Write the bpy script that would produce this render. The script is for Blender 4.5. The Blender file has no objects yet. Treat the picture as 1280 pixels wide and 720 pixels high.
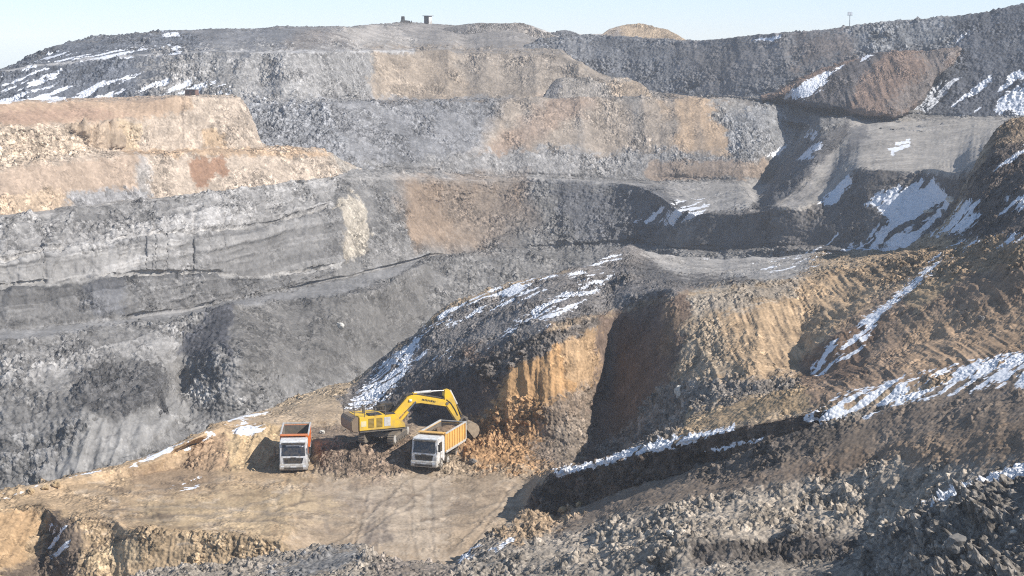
import bpy, bmesh, math, random, time
import numpy as np
from mathutils import Vector, Matrix
T0 = time.time()
SC = bpy.context.scene
COL = SC.collection
R = math.radians
random.seed(7)

# ------------------------------------------------------------------ camera, sky, sun, exposure
F = 2300.0                      # focal length in pixels of the 1280 px wide photograph
HOR = 45.0                      # picture row of the horizon
PITCH = math.atan((360 - HOR) / F)
cam = bpy.data.cameras.new('camera')
cam.sensor_width = 36.0
cam.lens = 36.0 * F / 1280
cam.clip_start = 1.0
cam.clip_end = 9000
camo = bpy.data.objects.new('camera', cam)
COL.objects.link(camo)
camo.location = (0, 0, 0)
camo.rotation_euler = (math.pi / 2 - PITCH, 0, 0)
SC.camera = camo

SUN_AZ, SUN_EL = R(112), R(38)   # clockwise from the viewing direction
world = bpy.data.worlds.new('World')
SC.world = world
world.use_nodes = True
wn = world.node_tree.nodes
sky = wn.new('ShaderNodeTexSky')
sky.sky_type = 'NISHITA'
sky.sun_disc = False
sky.sun_elevation = SUN_EL
sky.sun_rotation = SUN_AZ
sky.air_density = 1.0
sky.dust_density = 0.0
sky.ozone_density = 3.0
sky.altitude = 600
tint = wn.new('ShaderNodeMix'); tint.data_type = 'RGBA'; tint.blend_type = 'MULTIPLY'
tint.inputs[0].default_value = 1.0
wtc = wn.new('ShaderNodeTexCoord'); wsep = wn.new('ShaderNodeSeparateXYZ')
wramp = wn.new('ShaderNodeMapRange'); wramp.inputs[1].default_value = 0.03; wramp.inputs[2].default_value = 0.45
wmix = wn.new('ShaderNodeMix'); wmix.data_type = 'RGBA'
wmix.inputs[6].default_value = (0.76, 0.885, 1.24, 1)      # blue tint added to the visible sky near the horizon
wmix.inputs[7].default_value = (1.12, 1.0, 0.86, 1)       # warm tint added overhead so the sky fill is less blue
world.node_tree.links.new(wtc.outputs['Generated'], wsep.inputs[0])
world.node_tree.links.new(wsep.outputs[2], wramp.inputs[0])
world.node_tree.links.new(wramp.outputs[0], wmix.inputs[0])
world.node_tree.links.new(wmix.outputs[2], tint.inputs[7])
world.node_tree.links.new(sky.outputs[0], tint.inputs[6])
world.node_tree.links.new(tint.outputs[2], wn['Background'].inputs[0])
wn['Background'].inputs[1].default_value = 0.115

sun = bpy.data.lights.new('sun', 'SUN')
sun.energy = 4.6
sun.angle = R(0.5)
sun.color = (1.0, 0.96, 0.91)
suno = bpy.data.objects.new('sun', sun)
COL.objects.link(suno)
tosun = Vector((math.sin(SUN_AZ) * math.cos(SUN_EL), math.cos(SUN_AZ) * math.cos(SUN_EL), math.sin(SUN_EL)))
suno.rotation_euler = (-tosun).to_track_quat('-Z', 'Y').to_euler()

SC.view_settings.view_transform = 'Standard'
SC.view_settings.look = 'None'
SC.view_settings.gamma = 1
SC.view_settings.use_curve_mapping = False
SC.view_settings.exposure = 0.5
SC.cycles.volume_bounces = 1
SC.cycles.max_bounces = 6
SC.cycles.use_denoising = False
SC.cycles.filter_width = 1.1
SC.cycles.use_adaptive_sampling = False

# ------------------------------------------------------------------ projection helpers
CP, SP = math.cos(PITCH), math.sin(PITCH)

def tz(y):                       # z / depth for a picture row
    q = (360 - y) / F
    return (-SP + q * CP) / (CP + q * SP)

def at(x, y, r):                 # point seen at (x, y), r metres in front
    q = (360 - y) / F
    d = CP + q * SP
    return Vector((r * ((x - 640) / F) / d, r, r * tz(y)))

def at_z(x, y, z):
    return at(x, y, z / tz(y))

def Z(x, y, z):
    return (x, y, z / tz(y))

def project(P):
    vy = P[..., 1] * CP - P[..., 2] * SP
    vz = P[..., 1] * SP + P[..., 2] * CP
    vy = np.maximum(vy, 1e-3)
    return 640 + F * P[..., 0] / vy, 360 - F * vz / vy

# ------------------------------------------------------------------ noise
def _hash(i, j, k, seed):
    h = (i.astype(np.uint32) * np.uint32(374761393) + j.astype(np.uint32) * np.uint32(668265263)
         + k.astype(np.uint32) * np.uint32(2147483647) + np.uint32(seed * 144665 & 0xffffffff))
    h = (h ^ (h >> np.uint32(13))) * np.uint32(1274126177)
    h = (h ^ (h >> np.uint32(15))) * np.uint32(2246822519)
    return h ^ (h >> np.uint32(16))

def _h01(h):
    return (h & np.uint32(0xffffff)).astype(np.float32) / np.float32(0xffffff)

def vnoise(P, seed=0):           # value noise, -1..1
    P = P.astype(np.float32)
    b = np.floor(P)
    f = P - b
    b = b.astype(np.int64)
    f = f * f * f * (f * (f * 6 - 15) + 10)
    out = 0
    for dx in (0, 1):
        wx = f[..., 0] if dx else 1 - f[..., 0]
        for dy in (0, 1):
            wy = f[..., 1] if dy else 1 - f[..., 1]
            for dz in (0, 1):
                wz = f[..., 2] if dz else 1 - f[..., 2]
                out = out + wx * wy * wz * _h01(_hash(b[..., 0] + dx, b[..., 1] + dy, b[..., 2] + dz, seed))
    return out * 2 - 1

def fbm(P, octs=3, seed=0, ridge=False):
    out, a, s = 0, 1.0, 0.0
    for o in range(octs):
        n = vnoise(P * (2.03 ** o) + 17.3 * o, seed + o)
        if ridge:
            n = 1 - 2 * np.abs(n)
        out = out + a * n
        s += a
        a *= 0.5
    return out / s

def voro(P, seed=0):             # returns F1, F2, random of the nearest cell
    P = P.astype(np.float32)
    b = np.floor(P).astype(np.int64)
    f = P - b
    d1 = np.full(P.shape[:-1], 9.0, np.float32)
    d2 = d1.copy()
    rid = np.zeros(P.shape[:-1], np.float32)
    for dx in (-1, 0, 1):
        for dy in (-1, 0, 1):
            for dz in (-1, 0, 1):
                h = _hash(b[..., 0] + dx, b[..., 1] + dy, b[..., 2] + dz, seed)
                ox = (h & np.uint32(1023)).astype(np.float32) / 1023
                oy = ((h >> np.uint32(10)) & np.uint32(1023)).astype(np.float32) / 1023
                oz = ((h >> np.uint32(20)) & np.uint32(1023)).astype(np.float32) / 1023
                d = (dx + ox - f[..., 0]) ** 2 + (dy + oy - f[..., 1]) ** 2 + (dz + oz - f[..., 2]) ** 2
                m = d < d1
                d2 = np.where(m, d1, np.minimum(d2, d))
                rid = np.where(m, ((h >> np.uint32(7)) & np.uint32(255)).astype(np.float32) / 255, rid)
                d1 = np.where(m, d, d1)
    return np.sqrt(d1), np.sqrt(d2), rid

def polymask(px, py, poly, feather):
    pts = np.array(poly, np.float32)
    x0, y0 = pts.min(0) - feather
    x1, y1 = pts.max(0) + feather
    out = np.zeros(px.shape, np.float32)
    sel = np.nonzero((px >= x0) & (px <= x1) & (py >= y0) & (py <= y1))
    if not len(sel[0]):
        return out
    X, Y = px[sel], py[sel]
    inside = np.zeros(X.shape, bool)
    dist = np.full(X.shape, 1e9, np.float32)
    n = len(pts)
    for i in range(n):
        ax, ay = pts[i]
        bx, by = pts[(i + 1) % n]
        c = (ay > Y) != (by > Y)
        if by != ay:
            inside ^= c & (X < (bx - ax) * (Y - ay) / (by - ay) + ax)
        ex, ey = bx - ax, by - ay
        t = np.clip(((X - ax) * ex + (Y - ay) * ey) / (ex * ex + ey * ey + 1e-6), 0, 1)
        dist = np.minimum(dist, (X - ax - t * ex) ** 2 + (Y - ay - t * ey) ** 2)
    dist = np.sqrt(dist)
    s = np.where(inside, dist, -dist)
    out[sel] = np.clip(0.5 + s / (2 * feather), 0, 1)
    return out

# ------------------------------------------------------------------ materials
MATS = {}

def lnk(nt, a, b):
    nt.links.new(a, b)

def terrain_mat(name, s):
    """rock and soil: base colour (with some painted shade) and snow come from the sheet regions, broken up by stones of size s metres"""
    m = bpy.data.materials.new(name)
    m.use_nodes = True
    nt = m.node_tree
    n = nt.nodes
    bs = n['Principled BSDF']
    bs.inputs['Roughness'].default_value = 0.95
    bs.inputs['Specular IOR Level'].default_value = 0.12
    col = n.new('ShaderNodeAttribute'); col.attribute_name = 'soil'
    snow = n.new('ShaderNodeAttribute'); snow.attribute_name = 'snow'
    stn = n.new('ShaderNodeAttribute'); stn.attribute_name = 'stony'
    bst = n.new('ShaderNodeMath'); bst.operation = 'MULTIPLY'; bst.inputs[1].default_value = 0.8; bst.use_clamp = True
    lnk(nt, stn.outputs['Fac'], bst.inputs[0])
    tc = n.new('ShaderNodeTexCoord')
    v = n.new('ShaderNodeTexVoronoi'); v.inputs['Scale'].default_value = 1.0 / s
    lnk(nt, tc.outputs['Object'], v.inputs['Vector'])
    sep = n.new('ShaderNodeSeparateColor')
    lnk(nt, v.outputs['Color'], sep.inputs[0])
    no = n.new('ShaderNodeTexNoise'); no.inputs['Scale'].default_value = 0.22 / s
    no.inputs['Detail'].default_value = 6; no.inputs['Roughness'].default_value = 0.7
    lnk(nt, tc.outputs['Object'], no.inputs['Vector'])
    a = n.new('ShaderNodeMapRange'); a.inputs[3].default_value = 0.58; a.inputs[4].default_value = 1.42
    lnk(nt, sep.outputs[0], a.inputs[0])
    b = n.new('ShaderNodeMapRange'); b.inputs[1].default_value = 0.3; b.inputs[2].default_value = 0.7
    b.inputs[3].default_value = 0.74; b.inputs[4].default_value = 1.26
    lnk(nt, no.outputs[0], b.inputs[0])
    mu = n.new('ShaderNodeMath'); mu.operation = 'MULTIPLY'
    am = n.new('ShaderNodeMix'); am.inputs[2].default_value = 1.0
    lnk(nt, bst.outputs[0], am.inputs[0]); lnk(nt, a.outputs[0], am.inputs[3])
    lnk(nt, am.outputs[0], mu.inputs[0]); lnk(nt, b.outputs[0], mu.inputs[1])
    v3 = n.new('ShaderNodeTexVoronoi'); v3.inputs['Scale'].default_value = 2.6 / s
    lnk(nt, tc.outputs['Object'], v3.inputs['Vector'])
    sp3 = n.new('ShaderNodeSeparateColor'); lnk(nt, v3.outputs['Color'], sp3.inputs[0])
    cr = n.new('ShaderNodeValToRGB')
    el = cr.color_ramp.elements
    el[0].position = 0.0; el[0].color = (.62, .62, .62, 1)
    el[1].position = 1.0; el[1].color = (1.38, 1.38, 1.38, 1)
    for p_, c_ in ((.16, .80), (.5, .98), (.84, 1.12)):
        q_ = el.new(p_); q_.color = (c_, c_, c_, 1)
    lnk(nt, sp3.outputs[1], cr.inputs[0])
    spk = n.new('ShaderNodeMix'); spk.inputs[2].default_value = 1.0
    bst2 = n.new('ShaderNodeMath'); bst2.operation = 'MULTIPLY_ADD'; bst2.inputs[1].default_value = 0.7; bst2.inputs[2].default_value = 0.25; bst2.use_clamp = True
    lnk(nt, stn.outputs['Fac'], bst2.inputs[0]); lnk(nt, bst2.outputs[0], spk.inputs[0]); lnk(nt, cr.outputs[0], spk.inputs[3])
    mu0 = mu
    mu = n.new('ShaderNodeMath'); mu.operation = 'MULTIPLY'
    lnk(nt, mu0.outputs[0], mu.inputs[0]); lnk(nt, spk.outputs[0], mu.inputs[1])
    mix = n.new('ShaderNodeVectorMath'); mix.operation = 'SCALE'
    lnk(nt, col.outputs['Color'], mix.inputs[0]); lnk(nt, mu.outputs[0], mix.inputs['Scale'])
    no2 = n.new('ShaderNodeTexNoise'); no2.inputs['Scale'].default_value = 1.6 / s
    no2.inputs['Detail'].default_value = 3
    lnk(nt, tc.outputs['Object'], no2.inputs['Vector'])
    ad = n.new('ShaderNodeMath'); ad.operation = 'ADD'
    lnk(nt, snow.outputs['Fac'], ad.inputs[0])
    sb = n.new('ShaderNodeMath'); sb.operation = 'MULTIPLY_ADD'; sb.inputs[1].default_value = 0.9; sb.inputs[2].default_value = -0.45
    lnk(nt, no2.outputs[0], sb.inputs[0]); lnk(nt, sb.outputs[0], ad.inputs[1])
    sm = n.new('ShaderNodeMapRange'); sm.inputs[1].default_value = 0.42; sm.inputs[2].default_value = 0.6
    lnk(nt, ad.outputs[0], sm.inputs[0])
    mx = n.new('ShaderNodeMix'); mx.data_type = 'RGBA'
    mx.inputs[7].default_value = (0.70, 0.705, 0.72, 1)
    lnk(nt, sm.outputs[0], mx.inputs[0]); lnk(nt, mix.outputs[0], mx.inputs[6])
    lnk(nt, mx.outputs[2], bs.inputs['Base Color'])
    bp = n.new('ShaderNodeBump'); bp.inputs['Strength'].default_value = 0.7
    bp.inputs['Distance'].default_value = s * 0.5
    lnk(nt, bst.outputs[0], bp.inputs['Strength'])
    v2 = n.new('ShaderNodeTexVoronoi'); v2.inputs['Scale'].default_value = 1.7 / s
    lnk(nt, tc.outputs['Object'], v2.inputs['Vector'])
    s2 = n.new('ShaderNodeMath'); s2.operation = 'SUBTRACT'
    lnk(nt, no.outputs[0], s2.inputs[0]); lnk(nt, v2.outputs[0], s2.inputs[1])
    lnk(nt, s2.outputs[0], bp.inputs['Height'])
    lnk(nt, bp.outputs[0], bs.inputs['Normal'])
    return m

def stroke(pts, w):
    """outline of a wheel rut along pts"""
    P = [Vector(p) for p in pts]
    L, Rr = [], []
    for i, p in enumerate(P):
        d = (P[min(i + 1, len(P) - 1)] - P[max(i - 1, 0)]).normalized()
        n = Vector((-d.y, d.x)) * w / 2
        L.append(tuple(p + n)); Rr.append(tuple(p - n))
    return L + Rr[::-1]

def mat(name, color, rough=0.5, metal=0.0, dirt=0.25, dirtcol=(0.25, 0.19, 0.12), scale=3.0, mud=0):
    if name in MATS:
        return MATS[name]
    m = bpy.data.materials.new(name)
    m.use_nodes = True
    nt = m.node_tree
    n = nt.nodes
    bs = n['Principled BSDF']
    bs.inputs['Roughness'].default_value = rough
    bs.inputs['Metallic'].default_value = metal
    tc = n.new('ShaderNodeTexCoord')
    no = n.new('ShaderNodeTexNoise'); no.inputs['Scale'].default_value = scale
    no.inputs['Detail'].default_value = 6; no.inputs['Roughness'].default_value = 0.65
    lnk(nt, tc.outputs['Object'], no.inputs['Vector'])
    mr = n.new('ShaderNodeMapRange'); mr.inputs[1].default_value = 0.4; mr.inputs[2].default_value = 0.75
    mr.inputs[4].default_value = min(1.0, dirt * 2)
    lnk(nt, no.outputs[0], mr.inputs[0])
    if mud:
        sx = n.new('ShaderNodeSeparateXYZ'); lnk(nt, tc.outputs['Object'], sx.inputs[0])
        mz = n.new('ShaderNodeMapRange'); mz.inputs[1].default_value = mud; mz.inputs[2].default_value = 0.2
        mz.inputs[3].default_value = 0.0; mz.inputs[4].default_value = 0.75
        lnk(nt, sx.outputs[2], mz.inputs[0])
        mm = n.new('ShaderNodeMath'); mm.operation = 'MULTIPLY_ADD'; mm.use_clamp = True
        lnk(nt, mz.outputs[0], mm.inputs[0]); lnk(nt, no.outputs[0], mm.inputs[1]); lnk(nt, mr.outputs[0], mm.inputs[2])
        mr = mm
    mx = n.new('ShaderNodeMix'); mx.data_type = 'RGBA'
    mx.inputs[6].default_value = (*color, 1); mx.inputs[7].default_value = (*dirtcol, 1)
    lnk(nt, mr.outputs[0], mx.inputs[0]); lnk(nt, mx.outputs[2], bs.inputs['Base Color'])
    ra = n.new('ShaderNodeMath'); ra.operation = 'MULTIPLY_ADD'; ra.inputs[1].default_value = 0.3; ra.inputs[2].default_value = rough
    lnk(nt, mr.outputs[0], ra.inputs[0]); lnk(nt, ra.outputs[0], bs.inputs['Roughness'])
    MATS[name] = m
    return m

# ------------------------------------------------------------------ terrain sheets
def gauss(a, s):
    if s <= 0:
        return a
    k = np.arange(-int(3 * s) - 1, int(3 * s) + 2)
    w = np.exp(-0.5 * (k / s) ** 2); w /= w.sum()
    p = len(k) // 2
    return np.convolve(np.pad(a, p, mode='edge'), w, 'valid')

def resolve(lines, xs, jitter, smooth, seed):
    """each line: list of (x, y, r) or (list of (x, y), slope degrees or list of (x, slope)) -> rows of world points"""
    out = []
    for li, ln in enumerate(lines):
        if isinstance(ln, tuple):
            pts, sl = ln
            y = np.interp(xs, [p[0] for p in pts], [p[1] for p in pts])
        else:
            pts = ln
            y = np.interp(xs, [p[0] for p in pts], [p[1] for p in pts])
        nz = np.zeros((len(xs), 3)); nz[:, 0] = xs / 23.0; nz[:, 1] = li * 7.7
        y = gauss(y, smooth)
        y = y + jitter * np.clip(np.abs(y - HOR) / 60, .25, 1) * fbm(nz, 4, seed + li)
        q = (360 - y) / F
        t = (-SP + q * CP) / (CP + q * SP)
        if isinstance(ln, tuple):
            if isinstance(sl, (int, float)):
                sl = [(0, sl)]
            s = np.tan(np.radians(np.interp(xs, [p[0] for p in sl], [p[1] for p in sl])))
            s = gauss(s, smooth)
            pr, pz = out[-1]['r'], out[-1]['z']
            r = (s * pr - pz) / (s - t)
        else:
            r = gauss(np.interp(xs, [p[0] for p in pts], [p[2] for p in pts]), smooth * 1.5)
        z = t * r
        X = r * ((xs - 640) / F) / (CP + q * SP)
        out.append(dict(r=r, z=z, X=X, y=y))
    return out

def sheet(name, lines, x0, x1, step, regions, base, stone, seed=1, jitter=1.2, smooth=5, warp=1.0,
          amp=(0.35, 0.5, 0.5), lump=6.0, rill=0.0, rillw=1.5, maxrows=230, tint=0.18, rowstep=1.0, fans=None):
    t1 = time.time()
    nx = int((x1 - x0) / step) + 1
    xs = np.linspace(x0, x1, nx)
    L = resolve(lines, xs, jitter, smooth, seed)
    rows = []
    for a, b in zip(L[:-1], L[1:]):
        dpx = np.abs(b['y'] - a['y'])
        d3 = np.sqrt((b['r'] - a['r']) ** 2 + (b['z'] - a['z']) ** 2) * F / np.maximum(a['r'], 20)
        n = int(np.clip(max(np.percentile(dpx, 92) / (step * rowstep), np.percentile(d3, 70) / step * 0.22, 3), 3, maxrows))
        for i in range(n):
            f = i / n
            rows.append(np.stack([a[k] * (1 - f) + b[k] * f for k in ('X', 'r', 'z')], -1))
    rows.append(np.stack([L[-1][k] for k in ('X', 'r', 'z')], -1))
    P = np.array(rows)                                     # rows, columns, 3
    # smooth a little along the slope so that edges are worn
    for _ in range(2):
        P[1:-1] = 0.25 * P[:-2] + 0.5 * P[1:-1] + 0.25 * P[2:]
    nr = P.shape[0]
    du = np.gradient(P, axis=1); dv = np.gradient(P, axis=0)
    N = np.cross(du, dv)
    N /= np.linalg.norm(N, axis=-1, keepdims=True) + 1e-9
    px, py = project(P)
    # ---- what lies where, with some shade painted into the colours
    A = np.empty(P.shape, np.float32); A[:] = base
    S = np.zeros(P.shape[:2], np.float32)
    DENT = np.zeros(P.shape[:2], np.float32)
    ST = np.zeros(P.shape[:2], np.float32)                 # bedding ledges
    G = np.ones(P.shape[:2], np.float32)                   # stoniness
    W = np.full(P.shape[:2], rill, np.float32)             # rills down the slope
    k = P[..., 1:2] / F
    n1 = fbm(P / (26 * k.mean()), 3, seed + 31)
    n2 = fbm(P / (7 * k.mean()), 2, seed + 41)
    # streaks of tipped material run straight down the slope
    V = np.stack([P[..., 0] / (rillw * 3), P[..., 1] / (rillw * 18), P[..., 2] / (rillw * 18)], -1)
    st = fbm(V, 3, seed + 71)
    wx = px + warp * (9 * n1 + 10 * st) + 2.5 * n2
    wy = py + warp * 5 * fbm(P / (22 * k.mean()) + 50, 3, seed + 51) + 1.5 * n2
    # streaks of snow lie along the slope, low on the left and high on the right
    up = P[..., 1] * 0.55 + P[..., 2] * 0.84
    kk = 170 / (k.mean() * F)
    U = np.stack([(P[..., 0] * 0.78 + up * 0.62) / 4.0, (P[..., 0] * 0.62 - up * 0.78) / 0.55, P[..., 2] * 0], -1) * kk
    sn = 0.85 * fbm(U, 4, seed + 61) + 0.30 * n1 + 0.15 * n2
    s = stone
    f1, f2, rid = voro(P / s + 0.25 * fbm(P / s * 1.7, 1, seed + 5)[..., None], seed)
    g1, g2, gid = voro(P / (s * 0.42) + 3.3, seed + 2)
    chunk = np.clip(1.0 - f1 * 1.5, -0.3, 1) * (0.25 + rid) ** 1.6 + 0.6 * np.clip(f2 - f1, 0, 0.3) - 0.12
    for rg in regions:
        poly, col = rg[0], rg[1]
        o = rg[2] if len(rg) > 2 else {}
        w = o.get('w', 0.35 if 'snow' in o else 1.0)
        m = polymask(px + (wx - px) * w, py + (wy - py) * w, poly, o.get('f', 5))
        if o.get('streak'):
            m = np.clip(m * (1 + o['streak'] * st * 2), 0, 1)
        if not o.get('streak') and 'dent' not in o:
            e = m * (1 - m) * 4
            m = np.clip(m + e * (0.9 * (rid - .5) + 0.8 * (gid - .5)), 0, 1)
            if 'snow' not in o:
                m = m * m * (3 - 2 * m)
        m *= o.get('a', 1.0)
        if col is not None:
            A = A * (1 - m[..., None]) + np.array(col, np.float32) * m[..., None]
        if 'snow' in o:
            c = o['snow']                                  # share covered
            cov = np.clip((sn + (c - 0.56) * 1.5) * 3.5 + 0.5, 0, 1)
            S = np.maximum(S, m * cov)
        if 'stone' in o:
            G = G * (1 - m) + o['stone'] * m
        if 'strat' in o:
            ST = ST * (1 - m) + o['strat'] * m
        if 'dent' in o:
            DENT = DENT + o['dent'] * m
        if 'rill' in o:
            W = W * (1 - m) + o['rill'] * m
    A *= (1 + tint * st + tint * 0.9 * fbm(P / (45 * k.mean()), 3, seed + 81))[..., None]
    S = np.clip(S - 0.55 * np.clip(chunk - 0.25, 0, 1) * np.minimum(G, 1.3) - 0.25 * (gid > .8), 0, 1)
    lum = A.mean(-1, keepdims=True)
    A = (lum + (A - lum) * 0.86) * np.array((1.02, .995, .985), np.float32)
    # ---- relief
    G *= np.clip(0.75 + 1.5 * fbm(P / (30 * k.mean()) + 9, 3, seed + 91), 0.45, 1.8)
    small = np.clip(0.9 - g1 * 1.4, -0.3, 1) * (0.3 + gid)
    big = fbm(P / (s * lump), 4, seed + 9)
    D = s * (amp[0] * chunk * G + amp[1] * 0.42 * small * G) + s * amp[2] * big * (0.35 + 0.65 * G)
    h1, h2, hid = voro(P / (s * 2.3) + 7.7, seed + 4)
    D = D + s * 0.9 * np.clip(1 - 1.9 * h1, 0, 1) * np.clip((hid - .62) * 4, 0, 1) * np.clip(G - .4, 0, 1.5) * amp[0] + DENT
    if ST.any():
        zz = P[..., 2] - 0.045 * P[..., 0] + 0.5 * fbm(P / 9.0, 2, seed + 14)
        bed = fbm(np.stack([P[..., 0] / 40, P[..., 1] / 40, zz / 1.3], -1), 3, seed + 15)
        bed = np.clip(bed * 3.5, -1, 1)
        D = D + ST * bed * 0.45
        A *= (1 + 0.28 * ST * bed)[..., None]
        VS = np.stack([P[..., 0] / 1.1, P[..., 1] / 1.1, P[..., 2] / 3.0], -1)
        D = D + ST * 0.5 * fbm(VS, 3, seed + 16, ridge=True)
    if fans:
        FN = np.stack([P[..., 0] / fans[0], P[..., 1] / (fans[0] * 7), P[..., 2] / (fans[0] * 4)], -1)
        slope = np.clip((0.97 - np.abs(N[..., 2:3][..., 0])) * 6, 0, 1)
        D = D + fans[1] * slope * (1 - np.abs(fbm(FN, 2, seed + 18)) * 2.2)
    VR = np.stack([P[..., 0] / rillw, P[..., 1] / (rillw * 9), P[..., 2] / (rillw * 9)], -1)
    D = D + W * (fbm(VR, 3, seed + 12, ridge=True) * 0.5 * rillw)
    D *= 1 - 0.5 * np.clip(S, 0, 1)
    A *= (1 + (0.35 * (rid - 0.5) + 0.25 * (gid - 0.5)) * np.minimum(G, 1.2))[..., None]
    P2 = P + N * D[..., None]
    # ---- mesh
    me = bpy.data.meshes.new(name)
    nv = nr * nx
    me.vertices.add(nv)
    me.vertices.foreach_set('co', P2.reshape(-1, 3).astype(np.float32).ravel())
    i, j = np.meshgrid(np.arange(nr - 1), np.arange(nx - 1), indexing='ij')
    a = (i * nx + j).ravel()
    quads = np.stack([a, a + 1, a + nx + 1, a + nx], -1).astype(np.int32)
    nq = len(quads)
    me.loops.add(nq * 4)
    me.loops.foreach_set('vertex_index', quads.ravel())
    me.polygons.add(nq)
    me.polygons.foreach_set('loop_start', np.arange(0, nq * 4, 4, dtype=np.int32))
    me.polygons.foreach_set('loop_total', np.full(nq, 4, np.int32))
    me.update(calc_edges=True)
    ca = me.attributes.new('soil', 'FLOAT_COLOR', 'POINT')
    ca.data.foreach_set('color', np.concatenate([np.clip(A, 0.01, 0.9), np.ones((nr, nx, 1))], -1).astype(np.float32).ravel())
    sa = me.attributes.new('snow', 'FLOAT', 'POINT')
    sa.data.foreach_set('value', S.astype(np.float32).ravel())
    ga = me.attributes.new('stony', 'FLOAT', 'POINT')
    ga.data.foreach_set('value', G.astype(np.float32).ravel())
    me.materials.append(terrain_mat(name, stone * 0.8))
    o = bpy.data.objects.new(name, me)
    COL.objects.link(o)
    o['kind'] = 'structure'
    HMAP[name] = P2
    print('sheet', name, nr, nx, nv, round(time.time() - t1, 1), 's')
    return o

HMAP = {}

# soil and rock colours (base reflectance)
GREY = (.178, .171, .158); LGREY = (.255, .246, .228); PALE = (.36, .345, .315); DGREY = (.105, .103, .102)
TAN = (.35, .265, .17); CREAM = (.405, .325, .24); ORANGE = (.42, .255, .11); BROWN = (.165, .115, .078)
RED = (.24, .155, .11); DARK = (.072, .066, .062); FLOOR = (.34, .255, .17); BLUE = (.125, .135, .15)
ROAD = (.29, .275, .25)

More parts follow.
